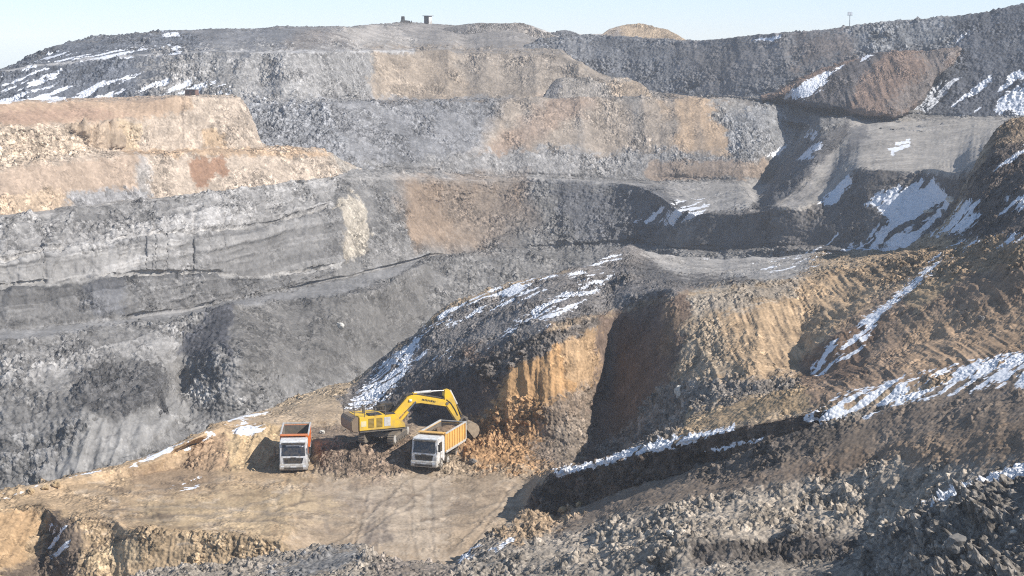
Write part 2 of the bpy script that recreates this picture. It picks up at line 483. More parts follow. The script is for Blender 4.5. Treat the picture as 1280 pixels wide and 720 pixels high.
# ================================================================== the setting: terrain
# ---- far terraces of the quarry
pit = [
 [(-200,690,262),(0,640,270),(100,620,275),(200,600,280),(300,560,305),(420,510,330),(520,460,370),(600,430,385),(700,420,400),(760,405,400),(800,390,395),(840,365,385),(860,345,375),(1000,345,365),(1280,345,330),(1480,345,310)],
 [(-200,560,276),(0,525,284),(100,512,288),(180,500,297),(225,465,322),(262,455,316),(292,452,310),(330,465,318),(420,450,345),(520,400,390),(600,380,405),(700,370,410),(800,358,408),(840,340,395),(862,330,388),(1000,330,375),(1280,335,335),(1480,330,315)],
 [(-200,448,294),(0,428,299),(134,412,318),(205,403,328),(232,398,330),(282,385,334),(292,382,336),(350,376,358),(430,372,364),(480,362,378),(500,345,395),(530,330,410),(600,318,425),(700,325,430),(760,322,425),(800,320,418),(830,317,408),(856,315,400),(900,317,394),(1025,312,370),(1150,318,345),(1280,322,330),(1480,320,310)],
 [(-200,432,304),(0,415,309),(134,402,326),(235,388,345),(285,377,356),(360,362,378),(430,348,392),(480,336,405),(530,322,425),(600,313,440),(700,311,442),(790,303,436),(830,308,425),(856,312,410),(900,313,402),(1025,307,376),(1150,316,350),(1280,318,335),(1480,310,315)],
 ([(-200,375),(0,362),(134,349),(235,347),(330,347),(380,345),(420,340),(480,326),(530,314),(600,304),(700,300),(800,296),(856,311),(900,312),(1025,306),(1150,315),(1280,317),(1480,309)], [(0,55),(380,50),(430,33),(830,33),(860,20),(1480,5)]),
 ([(-200,371),(0,358),(134,345.5),(235,343.5),(330,344),(380,342),(420,336),(480,321),(530,309),(600,298),(700,292),(800,290),(856,310),(900,311),(1025,305),(1150,314),(1280,316),(1480,308)], [(0,2),(380,2),(430,33),(830,33),(860,20),(1480,5)]),
 ([(-200,352),(0,334),(110,310),(235,298),(330,286),(415,265),(450,262),(640,258),(830,260),(856,305),(900,304),(1001,300),(1100,290),(1150,290),(1280,290),(1480,280)], [(0,58),(415,50),(450,33),(830,33),(860,40),(1480,20)]),
 ([(-200,347),(0,330),(110,306),(235,295),(330,282),(415,258),(450,255),(640,250),(830,252),(856,300),(900,300),(1001,296),(1100,284),(1150,284),(1280,284),(1480,275)], [(0,4),(415,4),(450,33),(830,33),(860,40),(1480,20)]),
 [(-200,290,325),(0,274,331),(84,265,345),(200,252,368),(300,240,388),(380,230,410),(430,226,420),(500,226,440),(640,226,463),(760,228,458),(800,234,450),(830,248,438),(850,266,424),(884,271,413),(941,267,400),(1001,261,386),(1030,250,392),(1060,228,400),(1080,214,388),(1150,214,378),(1170,214,374),(1205,222,350),(1240,205,330),(1300,185,300),(1480,165,280)],
 [(-200,285,330),(0,268,340),(84,258,352),(200,246,376),(300,234,396),(430,214,428),(520,216,450),(640,221,476),(760,225,484),(830,226,487),(900,228,480),(930,232,468),(945,262,405),(965,262,394),(985,247,402),(1000,235,408),(1035,200,436),(1065,158,490),(1100,152,495),(1150,150,498),(1240,152,470),(1480,155,430)],
 [(-200,185,440),(0,180,445),(300,178,445),(340,195,440),(430,208,438),(520,213,455),(640,219,480),(760,221,490),(830,222,492),(900,225,486),(930,225,482),(945,240,472),(960,230,496),(985,205,502),(1010,180,506),(1025,152,494),(1065,148,500),(1150,146,505),(1480,150,460)],
 [(-200,160,470),(0,140,468),(200,132,470),(300,128,472),(380,130,470),(420,130,468),(470,128,482),(540,126.5,490),(640,125,508),(680,121,512),(700,124,512),(730,121,514),(760,124,516),(800,121,520),(830,124,520),(860,120,521),(880,123,521),(900,124,521),(960,129,522),(1000,132,525),(1030,135,524),(1065,140,514),(1130,145,510),(1480,150,475)],
 [(-200,157,476),(0,137,474),(200,129,476),(300,124,477),(380,122,478),(420,124,500),(470,127.5,540),(540,126,555),(640,124.5,562),(760,124,566),(830,124,566),(900,125,560),(960,128.5,530),(1000,131,532),(1065,139,520),(1130,144.5,513),(1480,149,480)],
 ([(-200,125),(-60,108),(0,92),(27,83),(100,76),(168,71),(269,66.5),(340,65),(425,65),(469,62.5),(519,64),(560,62),(580,66),(627,65),(660,67),(694,68),(706,70),(727,84),(747,97),(790,112),(830,120),(900,123),(960,128),(1065,138),(1480,148)], 33),
 ([(-200,123),(-60,106.5),(0,91),(27,82),(100,75),(168,70),(269,65.5),(340,64),(425,64),(469,61.8),(519,63),(560,61.5),(627,63),(694,66),(727,80),(747,94),(830,118),(900,122),(960,127),(1065,137),(1480,147)], [(0,4),(250,3),(330,1),(420,1),(900,1),(960,30),(1480,30)]),
 [(-200,150,500),(-60,112,512),(0,88,518),(27,80,520),(50,67,524),(75,55,528),(100,51,530),(130,46,533),(200,40,540),(262,36.5,548),(330,35.5,558),(345,33,560),(400,33.5,575),(425,33,590),(470,31,640),(490,29,650),(500,28,660),(520,28,670),(530,30,672),(548,29.5,674),(560,31.5,674),(580,31,674),(600,28,674),(625,29,674),(650,28,676),(672,36,680),(690,41.5,700),(720,43,720),(760,42.5,740),(800,45,740),(870,56,720),(900,80,640),(960,122,560),(1480,145,520)],
 ([(-200,155),(0,92),(75,60),(200,46),(400,41),(650,40),(760,47),(900,85),(960,124),(1480,147)], -3),
]
# r of the back row is solved from a gentle fall; make it explicit where the fall would miss
pit[-1] = [(-200,160,640),(0,98,640),(75,64,640),(200,50,660),(400,44,760),(650,44,800),(760,47,800),(900,85,760),(960,124,700),(1480,147,640)]
reg_pit = [
 ([(-200,170),(0,85),(75,50),(270,33),(330,36),(330,66),(300,128),(-200,165)], BLUE, dict(f=14, stone=.9)),
 ([(240,36),(345,32),(480,32),(480,64),(240,68)], (.17,.172,.175), dict(f=8, stone=.5)),
 ([(360,38),(480,38),(480,62),(362,64)], (.21,.18,.15), dict(f=7, a=.7, streak=.5)),
 ([(420,34),(498,30),(535,62),(440,62)], (.31,.285,.25), dict(f=5, stone=.4)),
 ([(500,27),(700,27),(700,66),(540,64)], (.235,.215,.19), dict(f=4, stone=.35)),
 ([(660,38),(780,38),(780,48),(660,48)], (.40,.37,.33), dict(f=3, stone=.3)),
 ([(180,68),(470,63),(460,205),(400,212),(300,160),(180,126)], LGREY, dict(f=18, stone=1.3)),
 ([(300,130),(420,128),(450,208),(330,205)], (.26,.262,.262), dict(f=10, stone=1.5)),
 ([(462,60),(710,62),(760,98),(770,128),(464,128)], (.25,.21,.163), dict(f=6, stone=.8)),
 ([(470,66),(560,66),(600,126),(470,126)], (.29,.225,.155), dict(f=10, a=.6, streak=.6)),
 ([(420,127),(640,125),(600,195),(540,200),(430,208)], (.215,.213,.21), dict(f=8, stone=1.0)),
 ([(520,130),(640,126),(560,205),(470,205)], (.165,.165,.165), dict(f=12, a=.7, streak=.8)),
 ([(640,124),(830,120),(930,130),(930,205),(600,195)], (.26,.215,.165), dict(f=16, streak=.7, stone=.7)),
 ([(690,124),(750,124),(640,200),(600,196)], (.28,.185,.125), dict(f=8, a=.5, streak=.6)),
 ([(835,122),(870,118),(905,130),(920,190),(845,196)], (.35,.25,.155), dict(f=7, streak=.35, stone=.45)),
 ([(880,122),(930,130),(960,185),(920,185)], (.25,.235,.21), dict(f=7, stone=.9)),
 ([(520,212),(600,190),(850,192),(930,200),(930,214),(640,222)], (.23,.222,.208), dict(f=6, stone=1.4)),
 ([(915,140),(985,138),(985,195),(915,200)], (.23,.23,.225), dict(f=6, stone=1.5)),
 ([(810,205),(960,203),(965,226),(812,226)], (.25,.185,.13), dict(f=4, a=.8, stone=.4)),
 ([(-200,300),(0,272),(200,250),(430,224),(430,208),(200,240),(-200,280)], ROAD, dict(f=3, stone=.35)),
 ([(420,228),(520,218),(830,229),(960,228),(1000,264),(940,270),(850,264),(830,236),(640,228)], ROAD, dict(w=.25, f=3, stone=.3)),
 ([(500,228),(660,226),(660,285),(600,310),(520,312),(505,280)], (.22,.16,.108), dict(f=14, streak=.6, stone=.7)),
 ([(560,232),(620,230),(620,300),(560,300)], (.21,.17,.13), dict(f=12, a=.6)),
 ([(690,235),(830,232),(860,262),(800,310),(700,295)], (.12,.12,.122), dict(f=12)),
 ([(415,246),(440,248),(455,300),(440,330),(418,330)], (.38,.335,.26), dict(f=4)),
 ([(-200,320),(0,278),(420,228),(415,262),(230,298),(0,334),(-200,352)], (.27,.26,.242), dict(f=5, strat=.8, w=.4, rill=.35, stone=.9)),
 ([(-200,348),(0,330),(235,298),(235,318),(200,345),(0,360),(-200,372)], (.32,.308,.285), dict(f=4, strat=.8, w=.4, rill=.5, stone=.4)),
 ([(225,308),(420,268),(420,338),(330,345),(150,346),(200,325)], (.195,.188,.175), dict(f=4, strat=.8, w=.4, rill=.6, stone=.5)),
 ([(-200,376),(0,362),(110,352),(340,348),(410,346),(280,376),(110,402),(-200,430)], (.15,.145,.136), dict(f=4, strat=.8, w=.4, rill=.8, stone=.7)),
 ([(100,350),(150,347),(150,395),(110,395)], (.12,.12,.122), dict(f=6, rill=.9)),
 ([(-200,446),(0,427),(134,411),(285,384),(430,371),(500,345),(530,322),(430,349),(285,377),(134,402),(-200,432)], (.24,.235,.225), dict(w=.25, f=3, stone=.25)),
 ([(285,386),(430,373),(500,350),(540,330),(520,420),(430,480),(300,470)], (.135,.128,.116), dict(f=8, stone=.7, rill=.3)),
 ([(0,440),(130,415),(240,402),(220,450),(120,460),(0,500)], (.20,.193,.18), dict(f=10, strat=.8, w=.4, stone=1.0)),
 ([(92,470),(130,452),(200,470),(190,510),(150,530),(90,520)], (.085,.082,.078), dict(f=6, stone=2.2, strat=.6)),
 ([(40,600),(90,530),(150,535),(215,490),(240,520),(150,590),(60,605)], (.23,.222,.205), dict(f=6, rill=.9, strat=.3, stone=.4)),
 ([(-200,600),(0,520),(100,530),(60,600),(0,640),(-200,660)], (.17,.165,.155), dict(f=8, strat=.8, stone=1.4)),
 ([(225,445),(262,388),(290,384),(286,452),(272,430),(262,455)], (.07,.07,.075), dict(f=4, w=.5, stone=.8, strat=.5)),  # shadow of the notch painted into the rock colour
 (stroke([(-200,374),(0,360),(134,347),(235,345),(330,345.5),(385,343),(420,338)], 3.5), PALE, dict(f=1.2, w=.12, a=.8, stone=.2)),
 (stroke([(-200,349),(0,332),(110,308),(235,296.5),(330,284),(415,261)], 3), PALE, dict(f=1.2, w=.12, a=.6, stone=.2)),
 (stroke([(-200,369),(0,364),(134,351),(235,349),(330,349)], 3), (.07,.07,.07), dict(f=1.2, w=.12, a=.6)),
 (stroke([(0,337),(110,313),(235,301),(330,289)], 2.5), (.08,.08,.08), dict(f=1.2, w=.2, a=.5)),
 ([(225,490),(268,484),(275,505),(230,508)], PALE, dict(f=4)),
 ([(880,266),(1005,258),(1080,216),(1205,220),(1240,230),(1180,300),(1020,312),(860,314)], (.125,.115,.105), dict(w=.25, f=5, stone=.7)),  # shaded bank slope, its shadow painted as darker ground
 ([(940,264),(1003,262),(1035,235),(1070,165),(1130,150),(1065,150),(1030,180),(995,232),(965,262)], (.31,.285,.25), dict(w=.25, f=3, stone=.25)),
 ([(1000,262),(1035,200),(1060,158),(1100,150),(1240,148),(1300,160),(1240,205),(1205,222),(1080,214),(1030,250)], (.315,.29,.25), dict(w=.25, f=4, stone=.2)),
 ([(1012,180),(1062,152),(1066,160),(1000,238),(965,264),(938,262),(960,230)], (.12,.115,.11), dict(w=.25, f=3, stone=.6)),  # left face of the ramp bank, its shade deepened by dark colour
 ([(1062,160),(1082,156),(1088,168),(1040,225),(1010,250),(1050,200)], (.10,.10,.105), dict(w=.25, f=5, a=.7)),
 ([(-200,128),(0,90),(100,74.5),(168,69.5),(269,64.5),(430,63.5),(520,62),(520,64.5),(430,66.5),(269,68),(168,72.5),(100,77.5),(0,94)], (.36,.35,.33), dict(w=.25, f=1.5, stone=.2)),
 # snow
 ([(-200,140),(-40,118),(40,88),(130,86),(190,100),(285,104),(285,122),(140,126),(-200,160)], None, dict(snow=.50, f=8)),
 ([(35,80),(60,64),(90,66),(220,56),(225,68),(140,76)], None, dict(snow=.52, f=4)),
 ([(0,126),(100,122),(100,128),(0,132)], None, dict(snow=.9, f=2)),
 ([(200,44),(222,40),(222,46),(206,48)], None, dict(snow=.8, f=2)),
 ([(795,282),(840,250),(892,250),(880,275),(840,282)], None, dict(snow=.62, f=4)),
 ([(995,205),(1020,178),(1030,180),(1020,200)], None, dict(snow=.8, f=3)),
 ([(1010,160),(1022,158),(1018,180),(1010,180)], None, dict(snow=.7, f=3)),
 ([(958,196),(982,180),(984,186),(966,198)], None, dict(snow=.8, f=3)),
 ([(1110,185),(1136,173),(1138,182),(1112,196)], None, dict(snow=.8, f=2)),
 ([(1022,255),(1060,222),(1075,228),(1050,256)], None, dict(snow=.75, f=4)),
 ([(1085,258),(1105,244),(1165,222),(1195,240),(1200,262),(1130,318),(1025,332),(1020,320),(1080,305),(1110,280)], None, dict(snow=.70, f=6)),
 ([(985,330),(1000,312),(1070,285),(1110,280),(1085,315)], None, dict(snow=.42, f=5)),
]
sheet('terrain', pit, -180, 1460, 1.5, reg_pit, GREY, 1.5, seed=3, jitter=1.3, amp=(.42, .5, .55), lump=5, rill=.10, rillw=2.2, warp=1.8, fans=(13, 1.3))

# ---- dark rubble hill on the right, behind the bench
hill = [
 [(600,150,570),(740,140,572),(830,140,556),(900,145,538),(970,150,518),(1060,162,490),(1130,166,466),(1280,168,452),(1480,175,430)],
 [(600,130,590),(740,121,592),(830,121,578),(900,126,560),(970,128,542),(1060,140,524),(1130,147,514),(1280,150,490),(1480,158,460)],
 ([(600,112),(640,84),(650,74),(680,64),(745,60),(850,66),(950,66),(1040,62),(1100,56),(1200,48),(1280,40),(1480,20)], 33),
 ([(600,110),(630,74),(650,60),(677,49.5),(700,47),(745,45.5),(800,48),(855,52),(900,50),(950,44),(1000,42),(1040,37),(1060,34),(1100,29.5),(1130,25),(1150,27),(1175,22),(1200,20),(1225,17),(1250,12),(1280,5),(1340,-6),(1480,-22)], 33),
 [(600,115,700),(650,68,700),(745,49,720),(855,56,700),(1000,47,660),(1100,35,640),(1200,27,620),(1280,14,600),(1480,-10,560)],
]
reg_hill = [
 ([(840,60),(1000,48),(960,100),(880,118)], (.17,.16,.152), dict(f=14, a=.8, stone=.6)),
 ([(1000,46),(1090,36),(1060,72),(990,90)], (.175,.145,.125), dict(f=14, a=.8, stone=.6)),
 ([(1060,36),(1200,22),(1200,60),(1080,66)], (.19,.195,.195), dict(f=10, a=.8, stone=1.2)),
 ([(1200,20),(1290,0),(1480,-20),(1480,150),(1130,145),(1195,62)], (.105,.11,.12), dict(f=6)),
 ([(1190,52),(1216,40),(1214,46),(1192,60)], None, dict(snow=.8, f=2)),
 ([(940,50),(985,46),(985,50),(940,54)], None, dict(snow=.6, f=2)),
 ([(1120,146),(1165,108),(1240,96),(1290,86),(1480,60),(1480,150),(1290,142),(1200,146)], None, dict(snow=.50, f=7)),
 ([(1240,142),(1250,122),(1290,108),(1480,90),(1480,150),(1290,146)], None, dict(snow=.85, f=5)),
]
sheet('hill', hill, 606, 1460, 1.4, reg_hill, (.148,.15,.152), 1.9, seed=11, jitter=1.2, amp=(.34, .38, .4), lump=5, rill=.14, rillw=3.0, fans=(11, .9))

# ---- red-brown dump tipped over that hill
dump = [
 [(950,128,532),(968,126,528),(1000,131,520),(1060,141,506),(1100,146,498),(1128,146,494),(1145,132,506),(1165,104,510),(1200,66,522),(1215,60,560)],
 [(950,126,532),(968,124,527),(1000,127,514),(1060,137,498),(1100,143,490),(1128,144,490),(1145,130,502),(1165,102,508),(1198,62,520),(1215,59,560)],
 [(950,125,528),(968,122,521),(1000,104,520),(1060,94,518),(1100,90,514),(1150,86,512),(1175,82,514),(1199,60,521),(1215,59,552)],
[(950,124,522),(972,119,516),(1000,102,522),(1030,88,526),(1060,77,527),(1090,68,527),(1120,66,525),(1140,64,525),(1160,65,524),(1178,61,525),(1196,58,526),(1204,60,540),(1215,58,552)],
 [(950,124,550),(1000,104,555),(1060,80,560),(1090,71,560),(1150,68,560),(1196,61,570),(1215,61,580)],
]
reg_dump = [
 ([(960,125),(1092,64),(1108,66),(1075,100),(1058,140),(1000,135)], (.10,.09,.085), dict(f=4)),
 ([(1150,60),(1210,56),(1150,128),(1120,146),(1110,130),(1160,85)], (.14,.125,.112), dict(f=9, a=.8)),
 ([(970,122),(1030,88),(1090,68),(1100,76),(1070,98),(1040,118),(1010,124)], None, dict(snow=.60, f=4)),
]
sheet('hillside', dump, 952, 1213, 1.3, reg_dump, (.205,.142,.104), 1.2, seed=17, jitter=2.2, amp=(.3, .3, .8), lump=9, rill=.6, rillw=3.0)

# ---- spoil cones and mounds tipped on the terraces
def mound_sheet(name, base, crest, x0, x1, r, col, depth, seed, dr=14, regs=(), **kw):
    b0 = [(x, y + 3, r - depth) for x, y in base]
    m = [(x, y, r - depth * .9) for x, y in base]
    xb = [p[0] for p in base]; yb = [p[1] for p in base]
    c = []
    for x, y in crest:
        h = (np.interp(x, xb, yb) - y)
        c.append((x, y, r - depth * .9 + h * r / F * 1.45))
    bk = [(x, np.interp(x, xb, yb) + 1, r + dr) for x, y in crest]
    return sheet(name, [b0, m, c, bk], x0, x1, 1.3, list(regs), col, 1.3, seed=seed, jitter=.8, smooth=2, **kw)

mound_sheet('mound', [(674,126),(840,126)], [(674,127),(682,118),(694,98),(705,96),(737,97),(748,106),(757,101),(768,96),(782,96),(800,103),(815,115),(826,124),(840,128)], 676, 836, 545, (.27,.24,.20), 6, 21, amp=(.25,.3,.5), rill=.15,
            regs=[([(752,100),(800,96),(815,122),(770,125)], (.31,.24,.165), dict(f=6)), ([(684,98),(700,98),(690,125),(676,125)], (.15,.145,.14), dict(f=4))])
mound_sheet('mound', [(744,52),(866,54)], [(744,53),(752,43),(760,37),(770,32.5),(786,29.5),(800,29),(818,33),(832,34.5),(846,42),(858,50),(866,55)], 746, 864, 655, (.36,.27,.17), 3, 22, dr=25, amp=(.2,.25,.4),
            regs=[([(748,46),(775,30),(780,50),(750,52)], (.27,.23,.19), dict(f=5))])
mound_sheet('mound', [(684,46),(726,45)], [(684,47),(690,42),(698,37),(708,36),(716,39),(722,41),(726,46)], 685, 725, 690, (.15,.15,.15), 2, 23, dr=12, amp=(.4,.4,.4))

mound_sheet('mound', [(524,63),(724,63)], [(524,64),(534,55),(545,44),(556,34),(566,32),(582,31.5),(598,28.5),(626,29),(650,28),(662,31.5),(676,38),(690,43),(706,52),(724,64)], 526, 722, 645, (.20,.182,.16), 3, 24, dr=25, amp=(.25,.3,.5), rill=.2,
            regs=[([(545,30),(590,28),(575,64),(530,64)], (.15,.14,.13), dict(f=8)), ([(640,26),(690,40),(715,62),(660,62)], (.24,.21,.175), dict(f=7))])  # shading painted on: left flank darker, right flank lighter
mound_sheet('mound', [(405,63),(536,63)], [(405,64),(420,52),(440,42),(462,34),(484,31),(496,31.5),(508,38),(522,50),(536,64)], 407, 534, 630, (.25,.232,.205), 3, 25, dr=20, amp=(.2,.25,.4), rill=.12)

mound_sheet('rock_outcrop', [(84,536),(212,528)], [(84,537),(92,500),(100,472),(118,462),(132,452),(150,458),(168,456),(186,466),(198,470),(204,495),(212,530)], 86, 210, 300, (.085,.082,.078), 5, 26, dr=12, amp=(.8,.7,1.2), rill=.5)
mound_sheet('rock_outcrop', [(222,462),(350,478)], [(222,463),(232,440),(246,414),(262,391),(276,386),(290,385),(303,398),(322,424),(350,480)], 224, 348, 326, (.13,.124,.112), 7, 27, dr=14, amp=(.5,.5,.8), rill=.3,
            regs=[([(218,472),(256,382),(293,380),(291,446),(276,440),(262,470)], (.045,.045,.05), dict(f=3, w=.3))])  # left face painted near black for the shadow in the notch

# ---- cream coloured cut bench on the left
cut = [
 [(-200,300,324),(0,276,336),(60,268,345),(84,264,350),(200,250,374),(300,240,392),(380,231,408),(430,217,426),(455,212,436)],
 ([(-200,232),(0,216),(60,205),(170,193.5),(180,193),(320,189),(400,188),(418,194),(432,207),(455,214)], [(-200,42),(170,46),(430,38),(455,15)]),
 ([(-200,205),(0,196),(60,186),(90,188),(160,189),(320,185),(400,187),(418,193),(432,206.5),(455,213.8)], [(-200,25),(0,25),(90,12),(160,4),(455,3)]),
 ([(-200,166),(0,159),(90,159),(120,157),(150,152),(158,150),(172,148),(235,142),(300,140),(312,150),(320,172),(326,184.5),(400,186.8),(455,213.7)], [(0,55),(150,66),(320,62),(335,20),(455,5)]),
 ([(-200,138),(0,129),(50,127.5),(100,126),(180,128),(205,124),(222,121),(260,122),(298,122.5),(306,134),(314,146),(322,172),(327,184.3),(400,186.5),(455,213.5)], [(0,20),(180,22),(215,55),(300,55),(330,5),(455,5)]),
 [(-200,137,470),(0,127,466),(100,124,464),(222,120,462),(298,121,462),(310,140,446),(322,175,436),(330,186,440),(400,190,446),(455,216,450)],
]
reg_cut = [
 ([(-200,140),(0,128),(230,122),(230,140),(160,152),(0,160),(-200,170)], (.40,.28,.18), dict(f=5, stone=.35)),
 ([(-200,150),(0,138),(110,135),(160,148),(0,158)], (.33,.215,.145), dict(f=7, a=.8, stone=.3)),
 ([(-200,168),(0,160),(100,158),(140,182),(90,192),(40,212),(-200,232)], (.47,.37,.26), dict(f=7, stone=2.6)),
 ([(80,158),(158,151),(160,188),(120,184)], (.36,.27,.18), dict(w=.25, f=3, rill=3.0, stone=.4)),
 ([(152,152),(176,160),(172,190),(152,188)], (.44,.335,.21), dict(f=5, rill=.6)),
 ([(212,120),(240,120),(240,138),(206,142)], (.36,.26,.17), dict(f=4)),
 ([(255,166),(265,162),(276,170),(276,186),(252,186)], (.38,.27,.16), dict(f=3)),
 ([(150,189),(325,184),(420,190),(425,196),(320,194),(160,196)], (.40,.28,.17), dict(f=3)),
 ([(-200,235),(0,215),(60,206),(172,194),(172,238),(60,262),(-200,280)], (.36,.27,.19), dict(f=5, stone=.5)),
 ([(0,245),(60,236),(100,240),(80,262),(0,272)], (.46,.34,.22), dict(f=6, stone=1.4)),
 ([(85,240),(170,236),(200,250),(90,264)], (.27,.262,.25), dict(f=5, stone=1.2)),
 ([(170,194),(175,194),(192,246),(172,246)], (.30,.29,.27), dict(f=4, a=.7)),
 ([(232,204),(246,196),(254,200),(270,192),(286,212),(278,222),(262,216),(258,236),(246,236),(236,220)], (.27,.155,.09), dict(f=3, stone=.4)),
 ([(410,188),(432,200),(455,220),(430,226),(412,205)], (.36,.32,.26), dict(f=5, stone=1.2)),
 ([(-200,137),(0,126),(26,124.5),(30,127),(0,131),(-200,142)], None, dict(snow=.95, f=1.5)),
 ([(48,124),(82,122.5),(82,126.5),(50,128)], None, dict(snow=.95, f=1.5)),
]
sheet('cliff', cut, -190, 452, 1.3, reg_cut, CREAM, 1.3, seed=29, jitter=1.2, smooth=3, amp=(.28, .35, .4), lump=5, rill=.16, rillw=1.6, tint=.10)

# ---- working floor, the dug-out wall and the snowy spur behind it
FZ = -39.0
work = [
 [(-200,770,130),(0,760,134),(45,750,140),(75,750,140),(110,750,137.5),(360,760,136.5),(420,770,130),(600,780,128),(700,780,124),(900,760,112),(1480,760,100)],
 [Z(-200,655,FZ+.2),Z(0,643,FZ+.2),Z(40,634,FZ+.2),Z(62,634,FZ+.2),Z(70,650,FZ+.1),Z(84,662,FZ),Z(110,656,FZ),Z(146,648,FZ+.1),Z(156,666,FZ),Z(200,668,FZ),Z(280,672,FZ),Z(355,677,FZ),Z(400,700,FZ-1.8),Z(560,712,FZ-2.3),Z(620,682,FZ-1.9),Z(665,656,FZ-1.2),(690,646,149.4),(760,622,145.8),(855,592,139),(950,560,133.6),(1030,531,131.1),(1100,504,131),(1280,452,128),(1480,400,126)],
 [Z(-200,650,FZ+.2),Z(0,639,FZ+.2),Z(40,630,FZ+.2),Z(62,630,FZ+.2),Z(70,645,FZ+.1),Z(84,657,FZ),Z(110,651,FZ),Z(146,643,FZ+.1),Z(156,661,FZ),Z(200,663,FZ),Z(280,667,FZ),Z(355,672,FZ),Z(400,692,FZ-1.7),Z(560,704,FZ-2.1),Z(620,670,FZ-1.7),Z(660,640,FZ-1.0),(672,612,150.3),(690,592,150),(760,576,146.5),(855,551,139.6),(950,528,134.2),(1030,512,131.8),(1100,488,132),(1280,446,129),(1480,396,127)],
 [Z(-200,645,FZ+.3),Z(0,634,FZ+.2),Z(62,622,FZ+.2),Z(84,640,FZ),Z(146,632,FZ+.1),Z(200,640,FZ),Z(355,640,FZ),Z(400,650,FZ-.6),Z(560,660,FZ-1.2),Z(620,648,FZ-1.2),Z(660,620,FZ-.6),(672,602,151.5),(690,589,152),(760,571,148.5),(855,538,144),(950,500,142),(1030,492,136),(1100,470,136.5),(1280,425,132),(1480,375,130)],
 [Z(-200,640,FZ+.4),Z(0,628,FZ+.4),Z(80,610,FZ+.3),Z(150,597,FZ+.2),Z(225,585,FZ),Z(262,591,FZ),Z(295,588,FZ),Z(335,576,FZ),Z(385,573,FZ),Z(400,591,FZ),Z(440,599,FZ),Z(490,592,FZ),Z(515,582,FZ),Z(560,575,FZ),Z(585,580,FZ),Z(640,584,FZ),Z(690,590,FZ),Z(712,592,FZ),Z(740,583,FZ),Z(765,574,FZ),(800,580,164.5),(838,545,158),(862,500,157),(900,482,155),(950,470,154),(1000,463,158),(1030,470,149),(1100,440,147),(1280,385,141),(1480,330,136)],
 [Z(-200,636,FZ+.5),Z(0,624,FZ+.5),Z(80,606,FZ+.5),Z(150,591,FZ+.5),Z(200,575,FZ+1.2),(240,553,167.5),(290,543,169),(325,533,171.5),(352,532,173),(380,540,171),(402,552,168.3),(440,556,167.5),(478,554,168.3),(500,552,169.2),(525,556,171),(560,552,172.5),(590,538,172.3),(640,540,170.6),(690,548,168.8),(722,560,167.5),(745,560,170),(765,545,173.5),(800,530,169),(840,490,165.5),(862,452,167),(900,436,165.5),(950,424,166),(985,428,166),(1005,440,163),(1040,425,155),(1100,395,157),(1280,340,145),(1480,290,140)],
 [Z(-200,632,FZ+.5),Z(0,620,FZ+.6),Z(80,602,FZ+.7),Z(150,586,FZ+.8),Z(200,569,FZ+1.4),Z(250,546,FZ+2.6),(300,525,175),(350,522,177),(400,524,177),(440,528,177),(500,530,178),(540,528,178),(565,518,176),(590,508,174.5),(640,500,172),(690,500,171),(722,515,171.5),(748,505,177),(765,490,179),(800,470,175),(840,430,172),(862,408,173),(900,398,173),(950,387,175),(1000,385,177),(1040,375,177),(1100,358,174),(1200,335,160),(1280,308,150),(1480,250,146)],
 [Z(-200,628,FZ+.6),Z(0,617,FZ+.7),Z(80,599.5,FZ+.8),Z(150,583,FZ+.9),Z(200,566,FZ+1.5),Z(250,543,FZ+2.5),(300,521,178),(350,516,182),(420,486,192),(440,492,190),(470,492,186),(520,478,182),(560,464,179.5),(600,455,176.5),(640,436,175),(660,421,174.5),(687,408,174.5),(717,405,175.5),(745,395,180),(761,388,186),(781,373,186),(810,363,184),(840,359,180),(862,362,180),(900,360,181),(951,351,184),(1001,347,187),(1038,337,189),(1102,326,190),(1152,317,188),(1203,300,187),(1240,250,196),(1280,205,202),(1480,150,205)],
 [Z(-200,626,FZ+.4),Z(0,616,FZ+.5),Z(80,598.5,FZ+.6),Z(150,582,FZ+.7),Z(200,565,FZ+1.2),Z(250,542,FZ+2.2),(300,519.5,181),(350,506,188),(380,492,196),(420,481,200),(440,475,201),(470,452,202),(500,428,203),(520,415,202),(535,397,202),(560,382,204),(600,366,206),(640,352,208),(700,343,208),(745,328,218),(765,315,228),(790,304,240),(810,313,248),(850,322,258),(900,324,262),(985,322,262),(1025,316,255),(1100,318,225),(1152,308,222),(1190,275,218),(1203,245,216),(1225,195,218),(1240,168,219),(1250,157,220),(1262,149,221),(1280,145,222),(1330,128,222),(1480,95,220)],
 [(-200,640,172),(0,630,172),(80,612,175),(150,596,180),(200,582,182),(250,565,190),(300,545,196),(350,530,205),(420,505,216),(470,478,220),(520,450,225),(560,420,230),(640,385,245),(700,375,250),(790,335,275),(810,335,280),(850,350,290),(900,350,290),(1000,345,285),(1100,335,250),(1203,265,245),(1250,180,255),(1280,165,258),(1480,110,255)],
]
